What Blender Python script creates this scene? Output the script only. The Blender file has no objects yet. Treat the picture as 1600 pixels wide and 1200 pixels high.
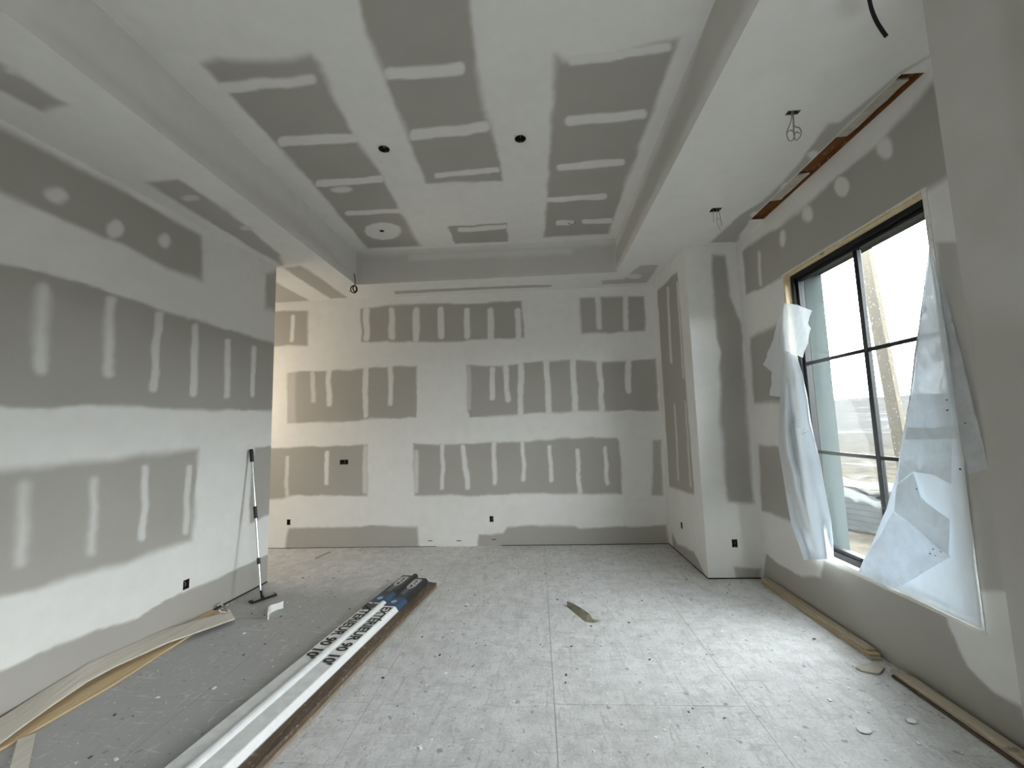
import bpy, bmesh, math, random
import numpy as np
from mathutils import Vector, Matrix

random.seed(7); np.random.seed(7)
sc = bpy.context.scene
COL = sc.collection

# ------------------------------------------------------------------ camera
F_PX, PITCH, YAW, ROLL, EYE = 650.7107, .1004, .0574, -.028, 1.8
def cam_axes():
    cy, sy = math.cos(YAW), math.sin(YAW)
    fwd = np.array([-sy, cy, 0.]); right = np.array([cy, sy, 0.]); up = np.array([0, 0, 1.])
    cp, sp = math.cos(PITCH), math.sin(PITCH)
    f2 = fwd*cp + up*sp; u2 = up*cp - fwd*sp
    cr, sr = math.cos(ROLL), math.sin(ROLL)
    return right*cr + u2*sr, u2*cr - right*sr, f2
R_, U_, F_ = cam_axes()
C0 = np.array([0, 0, EYE])
cam_d = bpy.data.cameras.new('camera'); cam = bpy.data.objects.new('camera', cam_d); COL.objects.link(cam)
cam_d.sensor_width = 36.; cam_d.lens = 36.*F_PX/1600.; cam_d.clip_start = .02; cam_d.clip_end = 2000
M = Matrix.Identity(4)
for i in range(3):
    M[i][0], M[i][1], M[i][2] = R_[i], U_[i], -F_[i]
M.translation = Vector((0, 0, EYE)); cam.matrix_world = M
sc.camera = cam

# ------------------------------------------------------------------ light and exposure
sc.view_settings.view_transform = 'Standard'; sc.view_settings.look = 'None'
sc.view_settings.gamma = 1; sc.view_settings.use_curve_mapping = False
sc.view_settings.exposure = 0.85
SKY = 16.0
w = bpy.data.worlds.new('overcast_sky'); sc.world = w; w.use_nodes = True
bgn = w.node_tree.nodes['Background']
bgn.inputs[0].default_value = (.93, .97, 1.0, 1); bgn.inputs[1].default_value = SKY
try:
    sc.cycles.max_bounces = 12; sc.cycles.diffuse_bounces = 7; sc.cycles.transparent_max_bounces = 16
    sc.cycles.caustics_reflective = False; sc.cycles.caustics_refractive = False
except Exception: pass

# room dimensions in metres, worked out from the photograph
XL, XLS, YL = -3.3266, -.0739, 5.0638        # left wall: x = XL + XLS*(YL-y)
XC, YC, XR, YD = 1.8889, 5.077, 2.5136, 6.4943
ZS, ZT, TL, TR, YB, YT0 = 3.9452, 4.4447, -2.61, 1.2155, 5.8461, -1.6
WZ0, WZ1, WY0, WY1 = .5581, 3.2243, 4.2138, 2.6772
YK, YREAR, XHALL = 1.898, -3.2, -7.4
def xl(y): return XL + XLS*(YL - y)

def portal(loc, rot, sx, sy):
    l = bpy.data.lights.new('sky_portal', 'AREA'); l.shape = 'RECTANGLE'; l.size = sx; l.size_y = sy
    l.cycles.is_portal = True
    o = bpy.data.objects.new('sky_portal', l); COL.objects.link(o); o.location = loc; o.rotation_euler = rot
H90 = math.pi/2
portal((XR+.30, (WY0+WY1)/2, (WZ0+WZ1)/2), (0, H90, 0), WZ1-WZ0, WY0-WY1)
# further daylight openings the room has behind the camera
BW = dict(y0=-2.9, y1=-.8, z0=.3, z1=2.2)          # second window of the right wall
portal((XR+.20, (BW['y0']+BW['y1'])/2, (BW['z0']+BW['z1'])/2), (0, H90, 0), BW['z1']-BW['z0'], BW['y1']-BW['y0'])
# warm lamp down the side hall
hl = bpy.data.lights.new('hall_lamp', 'POINT'); hl.shadow_soft_size = .25
hl.energy = 27; hl.color = (1, .86, .70)
ho = bpy.data.objects.new('hall_lamp', hl); COL.objects.link(ho); ho.location = (-5.3, 5.55, 2.3)

# ------------------------------------------------------------------ pixel -> point
def ray(x, y): return F_ + R_*(x-800)/F_PX - U_*(y-600)/F_PX
def on(px, axis, val):
    d = ray(*px); t = (val - C0[axis])/d[axis]; return C0 + d*t
def on_left(px, off=0.):
    d = ray(*px); t = (XL + off + XLS*YL)/(d[0] + XLS*d[1]); return C0 + d*t
def V(p): return Vector((float(p[0]), float(p[1]), float(p[2])))

# ------------------------------------------------------------------ materials
MATS = {}
def new_mat(name):
    m = bpy.data.materials.new(name); m.use_nodes = True
    nt = m.node_tree; b = nt.nodes['Principled BSDF']; MATS[name] = m
    return m, nt, b
def N(nt, typ, **kw):
    n = nt.nodes.new(typ)
    for k, v in kw.items():
        if k.startswith('i_'):
            n.inputs[k[2:].replace('_', ' ')].default_value = v
        else: setattr(n, k, v)
    return n
def ramp(nt, src, stops):
    r = nt.nodes.new('ShaderNodeValToRGB'); e = r.color_ramp.elements
    while len(e) < len(stops): e.new(.5)
    for q, (p, c) in zip(e, stops):
        q.position = p; q.color = (c if len(c) == 4 else (*c, 1)) if isinstance(c, tuple) else (c, c, c, 1)
    nt.links.new(src, r.inputs[0]); return r.outputs[0]
def mixc(nt, fac, a, b, blend='MIX'):
    m = nt.nodes.new('ShaderNodeMix'); m.data_type = 'RGBA'; m.blend_type = blend
    for s, v in ((0, fac), (6, a), (7, b)):
        if hasattr(v, 'links'): nt.links.new(v, m.inputs[s])
        else: m.inputs[s].default_value = v if s == 0 else ((*v, 1) if len(v) == 3 else v)
    return m.outputs[2]
def noise(nt, scale, detail=3, rough=.55, vec=None, dist=0.):
    n = N(nt, 'ShaderNodeTexNoise'); n.inputs['Scale'].default_value = scale
    n.inputs['Detail'].default_value = detail; n.inputs['Roughness'].default_value = rough
    n.inputs['Distortion'].default_value = dist
    if vec is not None: nt.links.new(vec, n.inputs['Vector'])
    return n.outputs['Fac']
def wpos(nt, scale=(1, 1, 1), rot=(0, 0, 0)):
    g = nt.nodes.new('ShaderNodeNewGeometry'); mp = nt.nodes.new('ShaderNodeMapping')
    mp.inputs['Scale'].default_value = scale; mp.inputs['Rotation'].default_value = rot
    nt.links.new(g.outputs['Position'], mp.inputs['Vector']); return mp.outputs[0]
def opos(nt, scale=(1, 1, 1)):
    g = nt.nodes.new('ShaderNodeTexCoord'); mp = nt.nodes.new('ShaderNodeMapping')
    mp.inputs['Scale'].default_value = scale
    nt.links.new(g.outputs['Object'], mp.inputs['Vector']); return mp.outputs[0]
def bump(nt, b, src, strength=.2, dist=.01):
    n = nt.nodes.new('ShaderNodeBump'); n.inputs['Strength'].default_value = strength; n.inputs['Distance'].default_value = dist
    nt.links.new(src, n.inputs['Height']); nt.links.new(n.outputs[0], b.inputs['Normal'])
def plain(name, col, rough=.6, metal=0., spec=.4, var=.12, scale=30, bmp=.0):
    m, nt, b = new_mat(name)
    n = noise(nt, scale, 4, .6, opos(nt))
    c = ramp(nt, n, [(.25, tuple(x*(1-var) for x in col)), (.75, tuple(min(1, x*(1+var)) for x in col))])
    nt.links.new(c, b.inputs['Base Color'])
    b.inputs['Roughness'].default_value = rough; b.inputs['Metallic'].default_value = metal
    b.inputs['Specular IOR Level'].default_value = spec
    if bmp: bump(nt, b, n, bmp)
    return m

# drywall: the attribute "mud" says how much joint compound covers the grey paper
m, nt, b = new_mat('drywall')
at = N(nt, 'ShaderNodeAttribute', attribute_name='mud')
P = wpos(nt)
big = noise(nt, 1.7, 3, .5, P); fine = noise(nt, 70, 3, .6, P); mid = noise(nt, 9, 4, .6, P)
mud = mixc(nt, mid, (.75, .745, .715), (.835, .832, .81))
raw = mixc(nt, big, (.375, .36, .322), (.44, .424, .388))
raw = mixc(nt, .10, raw, mixc(nt, fine, (.22, .21, .19), (.5, .49, .46)))
nt.links.new(mixc(nt, at.outputs['Fac'], raw, mud), b.inputs['Base Color'])
b.inputs['Roughness'].default_value = .85; b.inputs['Specular IOR Level'].default_value = .25
bump(nt, b, mid, .05, .01)

m, nt, b = new_mat('subfloor')
P = wpos(nt); Ps = wpos(nt, (7, 1.5, 1), (0, 0, .62)); Pt = wpos(nt, (1.6, 9, 1), (0, 0, -.3)); Pu = wpos(nt, (5, 1.2, 1), (0, 0, -.9))
n1 = noise(nt, 1.3, 5, .62, P); n2 = noise(nt, 7, 8, .7, P); s1 = noise(nt, 2.6, 5, .65, Ps, 1.6); s2 = noise(nt, 2.3, 5, .65, Pt, 1.8); s3 = noise(nt, 3.1, 5, .65, Pu, 1.4)
sp = noise(nt, 26, 3, .6, P); sp2 = noise(nt, 44, 2, .5, P); sp3 = noise(nt, 19, 2, .5, P); n5 = noise(nt, 60, 4, .7, P)
c = mixc(nt, ramp(nt, n1, [(.3, 0.), (.7, 1.)]), (.585, .583, .582), (.70, .70, .70))
# shade painted into the floor colour across the left half, ragged edge
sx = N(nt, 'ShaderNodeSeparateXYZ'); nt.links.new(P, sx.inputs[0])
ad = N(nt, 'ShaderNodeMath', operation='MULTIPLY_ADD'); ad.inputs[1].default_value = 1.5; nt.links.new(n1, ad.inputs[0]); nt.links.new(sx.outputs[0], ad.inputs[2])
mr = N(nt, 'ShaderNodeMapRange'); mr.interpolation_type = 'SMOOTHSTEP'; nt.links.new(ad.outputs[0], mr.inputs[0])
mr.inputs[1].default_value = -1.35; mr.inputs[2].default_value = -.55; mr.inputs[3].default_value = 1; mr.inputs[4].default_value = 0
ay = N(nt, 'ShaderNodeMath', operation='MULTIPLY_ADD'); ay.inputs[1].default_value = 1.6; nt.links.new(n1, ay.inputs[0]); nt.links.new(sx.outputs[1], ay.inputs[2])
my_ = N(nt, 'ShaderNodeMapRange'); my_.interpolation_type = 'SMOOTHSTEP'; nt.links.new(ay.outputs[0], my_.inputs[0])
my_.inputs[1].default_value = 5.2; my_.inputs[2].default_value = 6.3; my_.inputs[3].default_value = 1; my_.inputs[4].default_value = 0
shade_mask = N(nt, 'ShaderNodeMath', operation='MULTIPLY'); nt.links.new(mr.outputs[0], shade_mask.inputs[0]); nt.links.new(my_.outputs[0], shade_mask.inputs[1])
c = mixc(nt, shade_mask.outputs[0], c, mixc(nt, n2, (.33, .328, .325), (.44, .438, .435)))
c = mixc(nt, ramp(nt, n2, [(.38, .5), (.58, 0.)]), c, (.40, .395, .39))
c = mixc(nt, ramp(nt, n5, [(.34, .45), (.52, 0.)]), c, (.36, .355, .35))
for q in (s1, s2, s3): c = mixc(nt, ramp(nt, q, [(.36, .5), (.43, 0.)]), c, (.38, .375, .37))
for q in (s2, s3): c = mixc(nt, ramp(nt, q, [(.60, 0.), (.68, .4)]), c, (.76, .76, .75))
c = mixc(nt, ramp(nt, sp3, [(.29, .65), (.34, 0.)]), c, (.20, .195, .19))
c = mixc(nt, ramp(nt, sp, [(.67, 0.), (.71, .8)]), c, (.84, .84, .82))
c = mixc(nt, ramp(nt, sp2, [(.73, 0.), (.77, .9)]), c, (.88, .88, .86))
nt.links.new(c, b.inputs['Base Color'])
b.inputs['Roughness'].default_value = .50; b.inputs['Specular IOR Level'].default_value = .38
bump(nt, b, n2, .10, .01)

def wood(name, c0, c1, axis, rough=.65, knots=True):
    m, nt, b = new_mat(name)
    s = [22, 22, 22]; s[axis] = 1.3
    g = noise(nt, 1.6, 5, .6, wpos(nt, tuple(s)), .8); k = noise(nt, 5, 2, .5, wpos(nt)); d = noise(nt, 40, 3, .6, wpos(nt))
    c = ramp(nt, g, [(.3, c0), (.7, c1)])
    if knots: c = mixc(nt, ramp(nt, k, [(.25, .7), (.30, 0.)]), c, tuple(x*.45 for x in c0))
    c = mixc(nt, ramp(nt, d, [(.6, 0.), (.75, .35)]), c, (.75, .73, .69))
    nt.links.new(c, b.inputs['Base Color']); b.inputs['Roughness'].default_value = rough
    b.inputs['Specular IOR Level'].default_value = .25
wood('pine', (.50, .36, .20), (.66, .52, .33), 1)
wood('dusty_ply', (.55, .50, .43), (.68, .64, .57), 1)
wood('brown_board', (.075, .053, .038), (.15, .108, .078), 1)
wood('trim_wood', (.38, .325, .24), (.50, .44, .34), 1)
wood('tan_board', (.20, .155, .115), (.29, .235, .175), 1)
wood('liner_wood', (.55, .43, .26), (.72, .60, .40), 2)
wood('brace_wood', (.055, .045, .031), (.073, .061, .044), 2)
wood('orange_plate', (.15, .055, .016), (.23, .10, .028), 1)
plain('black_frame', (.007, .0075, .009), .5, 0, .3)
plain('black_plastic', (.014, .014, .015), .45)
plain('seam_dust', (.30, .295, .29), .9)
plain('dark_hollow', (.03, .022, .018), .8)
plain('galvanised', (.36, .36, .35), .45, .8)
plain('steel_pole', (.62, .63, .64), .28, .9, .5, .06)
plain('bead_white', (.70, .71, .71), .5, 0, .4, .14, 12)
plain('bead_ridge', (.72, .73, .73), .4, 0, .45, .08, 20)
plain('label_black', (.022, .022, .025), .4)
plain('label_blue', (.035, .075, .15), .45)
plain('label_cyan', (.30, .50, .58), .4)
plain('label_white', (.78, .78, .77), .45, 0, .4, .05)
plain('print_black', (.02, .02, .02), .5)
plain('white_paper', (.80, .80, .78), .6, 0, .3, .05)
plain('chip_white', (.80, .80, .78), .8, 0, .2, .06)
plain('dark_bit', (.10, .095, .09), .8)
plain('scrap_olive', (.36, .34, .26), .7)
plain('gray_wire', (.30, .29, .27), .5)
plain('black_wire', (.012, .012, .012), .6, 0, .2)
plain('gypsum', (.50, .47, .41), .85, 0, .2, .2, 14)
plain('exterior_trim', (.045, .054, .053), .8, 0, .05, .05)
plain('caulk_white', (.72, .71, .67), .6)
plain('wrap_grey', (.16, .20, .20), .5)
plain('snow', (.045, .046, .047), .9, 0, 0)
plain('lumber_out', (.024, .021, .017), .9, 0, 0, .3, 6)

m, nt, b = new_mat('outside_ground')
P = wpos(nt); L = wpos(nt, (.05, .05, .05)); L2 = wpos(nt, (.22, .22, .22))
n1 = noise(nt, 3, 6, .65, L, .6); n2 = noise(nt, 2.5, 5, .6, L2, .5); n3 = noise(nt, 1.6, 5, .65, P)
c = mixc(nt, n2, (.026, .0215, .015), (.040, .035, .027))
c = mixc(nt, ramp(nt, n3, [(.40, .8), (.56, 0.)]), c, (.013, .011, .0085))
g = N(nt, 'ShaderNodeNewGeometry'); ln = N(nt, 'ShaderNodeVectorMath', operation='LENGTH'); nt.links.new(g.outputs['Position'], ln.inputs[0])
far = N(nt, 'ShaderNodeMapRange'); far.inputs[1].default_value = 12; far.inputs[2].default_value = 40
nt.links.new(ln.outputs['Value'], far.inputs[0])
c = mixc(nt, far.outputs[0], c, mixc(nt, n1, (.018, .0176, .0168), (.040, .0395, .0385)))
c = mixc(nt, ramp(nt, n1, [(.56, 0.), (.60, .9)]), c, (.045, .045, .045))
nt.links.new(c, b.inputs['Base Color']); b.inputs['Roughness'].default_value = 1; b.inputs['Specular IOR Level'].default_value = 0; b.inputs['IOR'].default_value = 1.0

m, nt, b = new_mat('window_glass'); nt.nodes.remove(b); out = nt.nodes['Material Output']
tr = N(nt, 'ShaderNodeBsdfTransparent'); tr.inputs[0].default_value = (.95, .97, .965, 1)
gl = N(nt, 'ShaderNodeBsdfGlossy'); gl.inputs['Roughness'].default_value = .02
mx = N(nt, 'ShaderNodeMixShader'); mx.inputs[0].default_value = .02
nt.links.new(tr.outputs[0], mx.inputs[1]); nt.links.new(gl.outputs[0], mx.inputs[2]); nt.links.new(mx.outputs[0], out.inputs[0])

def film(name, clear, tcol, dcol, dv=.08):
    m, nt, b = new_mat(name); out = nt.nodes['Material Output']; nt.nodes.remove(b)
    P = wpos(nt); n = noise(nt, 7, 4, .6, P, .7)
    t = N(nt, 'ShaderNodeBsdfTransparent'); t.inputs[0].default_value = (.95, .97, 1, 1)
    tl = N(nt, 'ShaderNodeBsdfTranslucent'); df = N(nt, 'ShaderNodeBsdfDiffuse')
    tl.inputs[0].default_value = (*tcol, 1); df.inputs[0].default_value = (*dcol, 1)
    a = N(nt, 'ShaderNodeAddShader'); nt.links.new(tl.outputs[0], a.inputs[0]); nt.links.new(df.outputs[0], a.inputs[1])
    gs = N(nt, 'ShaderNodeBsdfGlossy'); gs.inputs['Roughness'].default_value = .3
    m2 = N(nt, 'ShaderNodeMixShader'); m2.inputs[0].default_value = .05
    nt.links.new(a.outputs[0], m2.inputs[1]); nt.links.new(gs.outputs[0], m2.inputs[2])
    m1 = N(nt, 'ShaderNodeMixShader')
    nt.links.new(ramp(nt, n, [(.3, min(1, 1-clear+dv)), (.7, max(0, 1-clear-dv))]), m1.inputs[0])
    nt.links.new(t.outputs[0], m1.inputs[1]); nt.links.new(m2.outputs[0], m1.inputs[2])
    nt.links.new(m1.outputs[0], out.inputs[0])
    return m
film('poly_film', .03, (.040, .049, .058), (.66, .68, .69), .025)
film('poly_fold', .22, (.11, .122, .127), (.66, .68, .68))
film('poly_thin', .58, (.10, .115, .125), (.70, .71, .72))
film('poly_flap', .38, (.10, .115, .125), (.62, .64, .66))
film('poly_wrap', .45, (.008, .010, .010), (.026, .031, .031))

# ------------------------------------------------------------------ object helpers
def obj(name, me, mat=None, parent=None, label=None, cat=None, group=None, kind=None, smooth=False):
    if isinstance(me, bmesh.types.BMesh):
        bm = me; me = bpy.data.meshes.new(name); bm.normal_update(); bm.to_mesh(me); bm.free()
    o = bpy.data.objects.new(name, me); COL.objects.link(o)
    if mat: 
        me.materials.clear(); me.materials.append(MATS[mat])
    if parent: o.parent = parent
    tag(o, label, cat, group, kind)
    if smooth: me.polygons.foreach_set('use_smooth', [True]*len(me.polygons))
    return o
def tag(o, label=None, cat=None, group=None, kind=None):
    for k, v in (('label', label), ('category', cat), ('group', group), ('kind', kind)):
        if v: o[k] = v
    return o
def thing(name, label, cat, loc=(0, 0, 0), group=None, kind=None):
    o = bpy.data.objects.new(name, None); COL.objects.link(o); o.empty_display_size = .1
    return tag(o, label, cat, group, kind)
def box(bm, a, b_):
    a, b_ = [min(x, y) for x, y in zip(a, b_)], [max(x, y) for x, y in zip(a, b_)]
    v = [bm.verts.new((x, y, z)) for z in (a[2], b_[2]) for y in (a[1], b_[1]) for x in (a[0], b_[0])]
    for q in ((0, 2, 3, 1), (4, 5, 7, 6), (0, 1, 5, 4), (2, 6, 7, 3), (0, 4, 6, 2), (1, 3, 7, 5)):
        bm.faces.new([v[i] for i in q])
    return v
def bx(a, b_, bevel=0.):
    bm = bmesh.new(); box(bm, a, b_)
    if bevel: bmesh.ops.bevel(bm, geom=bm.edges[:], offset=bevel, segments=1, affect='EDGES')
    return bm
def extrude_profile(prof, p0, p1, up=Vector((0, 0, 1))):
    """prof: (across, up) polygon swept from p0 to p1"""
    p0, p1 = Vector(p0), Vector(p1); d = (p1-p0).normalized(); x = d.cross(up).normalized(); z = x.cross(d)
    bm = bmesh.new()
    A = [bm.verts.new(p0 + x*u + z*v) for u, v in prof]; B = [bm.verts.new(p1 + x*u + z*v) for u, v in prof]
    n = len(prof)
    for i in range(n): bm.faces.new((A[i], A[(i+1) % n], B[(i+1) % n], B[i]))
    bm.faces.new(A[::-1]); bm.faces.new(B)
    bmesh.ops.recalc_face_normals(bm, faces=bm.faces[:])
    return bm
def tube(pts, r, seg=8, bm=None, smooth_n=0):
    P = [Vector(p) for p in pts]
    if smooth_n:                                        # Catmull-Rom
        Q = []
        for i in range(len(P)-1):
            a, b_, c, d = P[max(i-1, 0)], P[i], P[i+1], P[min(i+2, len(P)-1)]
            for k in range(smooth_n):
                t = k/smooth_n
                Q.append(.5*((2*b_)+(c-a)*t+(2*a-5*b_+4*c-d)*t*t+(3*b_-a-3*c+d)*t**3))
        P = Q+[P[-1]]
    bm = bm or bmesh.new(); rings = []; nrm = None
    for i, p in enumerate(P):
        d = (P[min(i+1, len(P)-1)]-P[max(i-1, 0)]).normalized()
        if nrm is None: nrm = d.orthogonal().normalized()
        nrm = (nrm - d*nrm.dot(d)).normalized(); bn = d.cross(nrm)
        rr = r[i] if isinstance(r, (list, tuple)) else r
        rings.append([bm.verts.new(p + nrm*rr*math.cos(2*math.pi*k/seg) + bn*rr*math.sin(2*math.pi*k/seg)) for k in range(seg)])
    for a, b_ in zip(rings, rings[1:]):
        for k in range(seg): bm.faces.new((a[k], a[(k+1) % seg], b_[(k+1) % seg], b_[k]))
    bm.faces.new(rings[0][::-1]); bm.faces.new(rings[-1])
    return bm

# ------------------------------------------------------------------ drywall surfaces with painted-on joint compound
def vnoise(x, y, seed):
    xi, yi = np.floor(x).astype(int), np.floor(y).astype(int); fx, fy = x-xi, y-yi
    fx, fy = fx*fx*(3-2*fx), fy*fy*(3-2*fy)
    def h(a, b_):
        s = np.sin(a*127.1 + b_*311.7 + seed*74.7)*43758.5453; return s - np.floor(s)
    return (h(xi, yi)*(1-fx)+h(xi+1, yi)*fx)*(1-fy) + (h(xi, yi+1)*(1-fx)+h(xi+1, yi+1)*fx)*fy
def sdf(pu, pv, poly):
    d = np.full(pu.shape, 1e9); inside = np.zeros(pu.shape, bool); n = len(poly)
    for i in range(n):
        ax, ay = poly[i]; bx_, by = poly[(i+1) % n]; ex, ey = bx_-ax, by-ay; L2 = ex*ex+ey*ey+1e-12
        t = np.clip(((pu-ax)*ex+(pv-ay)*ey)/L2, 0, 1)
        d = np.minimum(d, (pu-ax-t*ex)**2+(pv-ay-t*ey)**2)
        c = ((ay > pv) != (by > pv)); xin = (bx_-ax)*(pv-ay)/(by-ay+1e-12)+ax
        inside ^= (c & (pu < xin))
    d = np.sqrt(d); return np.where(inside, -d, d)
def raw(pts, soft=.02, lev=0.): return ('poly', pts, soft, lev)
def strip(p0, p1, wd, lev=.85, soft=.012):
    (x0, y0), (x1, y1) = p0, p1; L = math.hypot(x1-x0, y1-y0); dx, dy = (x1-x0)/L, (y1-y0)/L; h = wd/2
    pts = []
    for cx, cy, s in ((x0, y0, -1), (x1, y1, 1)):
        for k in range(5):
            a = (-90 + 45*k)*math.pi/180
            ca, sa = math.cos(a)*h*.7, math.sin(a)*h
            pts.append((cx + s*(dx*ca) - s*dy*sa, cy + s*(dy*ca) + s*dx*sa))
    return ('poly', pts, soft, lev)
def blob(cx, cy, rx, ry, lev=.8, soft=.02):
    return ('poly', [(cx+rx*math.cos(a*math.pi/6), cy+ry*math.sin(a*math.pi/6)) for a in range(12)], soft, lev)
def lines_(lo, hi, step, extra=(), fine=None):
    """grid lines from lo to hi: fine inside the interval `fine`, coarse outside, plus exact extra lines"""
    L = set()
    f0, f1 = fine or (lo, hi); f0, f1 = max(lo, f0), min(hi, f1)
    L.update(np.linspace(f0, f1, max(2, int((f1-f0)/step)+1)).tolist())
    if f0 > lo: L.update(np.linspace(lo, f0, max(2, int((f0-lo)/.3)+1)).tolist())
    if f1 < hi: L.update(np.linspace(f1, hi, max(2, int((hi-f1)/.3)+1)).tolist())
    ex = [e for e in extra if lo <= e <= hi]
    L = [l for l in L if all(abs(l-e) > step*.4 for e in ex) or l in (lo, hi)] + ex
    return np.array(sorted(set(L)))
def surface(name, us, vs, to3, unproj, feats, base=.95, holes=(), flip=False, parent=None, kind='structure', seed=1, wob=.6):
    """us, vs: grid lines; to3(u,v)->xyz; unproj(px)->(u,v); feats painted in order; holes: (u0,u1,v0,v1)"""
    U, Vv = np.meshgrid(us, vs, indexing='ij'); u, v = U.ravel(), Vv.ravel()
    co = np.stack(to3(u, v), 1)
    wu = u + wob*(.045*(vnoise(u*5, v*5, seed)-.5) + .018*(vnoise(u*19, v*19, seed+3)-.5))
    wv = v + wob*(.045*(vnoise(u*5, v*5, seed+7)-.5) + .018*(vnoise(u*19, v*19, seed+11)-.5))
    val = base - .10*vnoise(u*2.3, v*2.3, seed+5)*vnoise(u*9, v*9, seed+6)
    for _, pts, soft, lev in feats:
        poly = [unproj(p) for p in pts]
        a = np.array(poly); m_ = (wu > a[:, 0].min()-.1) & (wu < a[:, 0].max()+.1) & (wv > a[:, 1].min()-.1) & (wv < a[:, 1].max()+.1)
        if not m_.any(): continue
        sft = soft*(.5 + 1.3*vnoise(u[m_]*3, v[m_]*3, seed+9))
        k = np.clip(.5 - sdf(wu[m_], wv[m_], poly)/(2*sft), 0, 1); k = k*k*(3-2*k)
        val[m_] = val[m_]*(1-k) + lev*k
    nu, nv = len(us), len(vs)
    I, J = np.meshgrid(np.arange(nu-1), np.arange(nv-1), indexing='ij'); I, J = I.ravel(), J.ravel()
    cu, cv = (us[I]+us[I+1])/2, (vs[J]+vs[J+1])/2; keep = np.ones(len(I), bool)
    for (a, b_, c, d) in holes: keep &= ~((cu > a) & (cu < b_) & (cv > c) & (cv < d))
    I, J = I[keep], J[keep]
    f = np.stack([I*nv+J, (I+1)*nv+J, (I+1)*nv+J+1, I*nv+J+1], 1)
    if flip: f = f[:, ::-1]
    me = bpy.data.meshes.new(name); me.vertices.add(len(co)); me.vertices.foreach_set('co', co.astype(np.float32).ravel())
    me.loops.add(f.size); me.loops.foreach_set('vertex_index', f.astype(np.int32).ravel())
    me.polygons.add(len(f)); me.polygons.foreach_set('loop_start', np.arange(0, f.size, 4, dtype=np.int32))
    at = me.attributes.new('mud', 'FLOAT', 'POINT'); at.data.foreach_set('value', val.astype(np.float32))
    me.update(calc_edges=True); me.validate()
    bm = bmesh.new(); bm.from_mesh(me); bmesh.ops.delete(bm, geom=[q for q in bm.verts if not q.link_faces], context='VERTS'); bm.to_mesh(me); bm.free()
    return obj(name, me, 'drywall', parent, kind=None if parent else kind)
def flat(name, quad, mudv=.9, parent=None, kind='structure'):
    me = bpy.data.meshes.new(name); me.from_pydata([tuple(q) for q in quad], [], [(0, 1, 2, 3)])
    at = me.attributes.new('mud', 'FLOAT', 'POINT'); at.data.foreach_set('value', [mudv]*4)
    return obj(name, me, 'drywall', parent, kind=None if parent else kind)

upX = lambda X: (lambda p: tuple(on(p, 0, X)[[1, 2]]))
upY = lambda Y: (lambda p: tuple(on(p, 1, Y)[[0, 2]]))
upZ = lambda Z: (lambda p: tuple(on(p, 2, Z)[[0, 1]]))
upL = lambda p: tuple(on_left(p)[[1, 2]])
# outlet cut-outs: centre in the wall plane, half sizes
HW, HH = .029, .043
def hole_at(c, hw=HW, hh=HH): return (c[0]-hw, c[0]+hw, c[1]-hh, c[1]+hh)
OB = [hole_at(upY(YD)((537.5, 722)), .068, .037), hole_at(upY(YD)((451, 816))), hole_at(upY(YD)((768, 811)))]
OCL = [hole_at(upX(XC)((1065, 821)))]
OCF = [hole_at(upY(YC)((1148, 849)), .031, .045)]
OL = [hole_at(upL((291, 913)), .033, .045)]
def hl_(H): return [h[0] for h in H]+[h[1] for h in H], [h[2] for h in H]+[h[3] for h in H]

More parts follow.
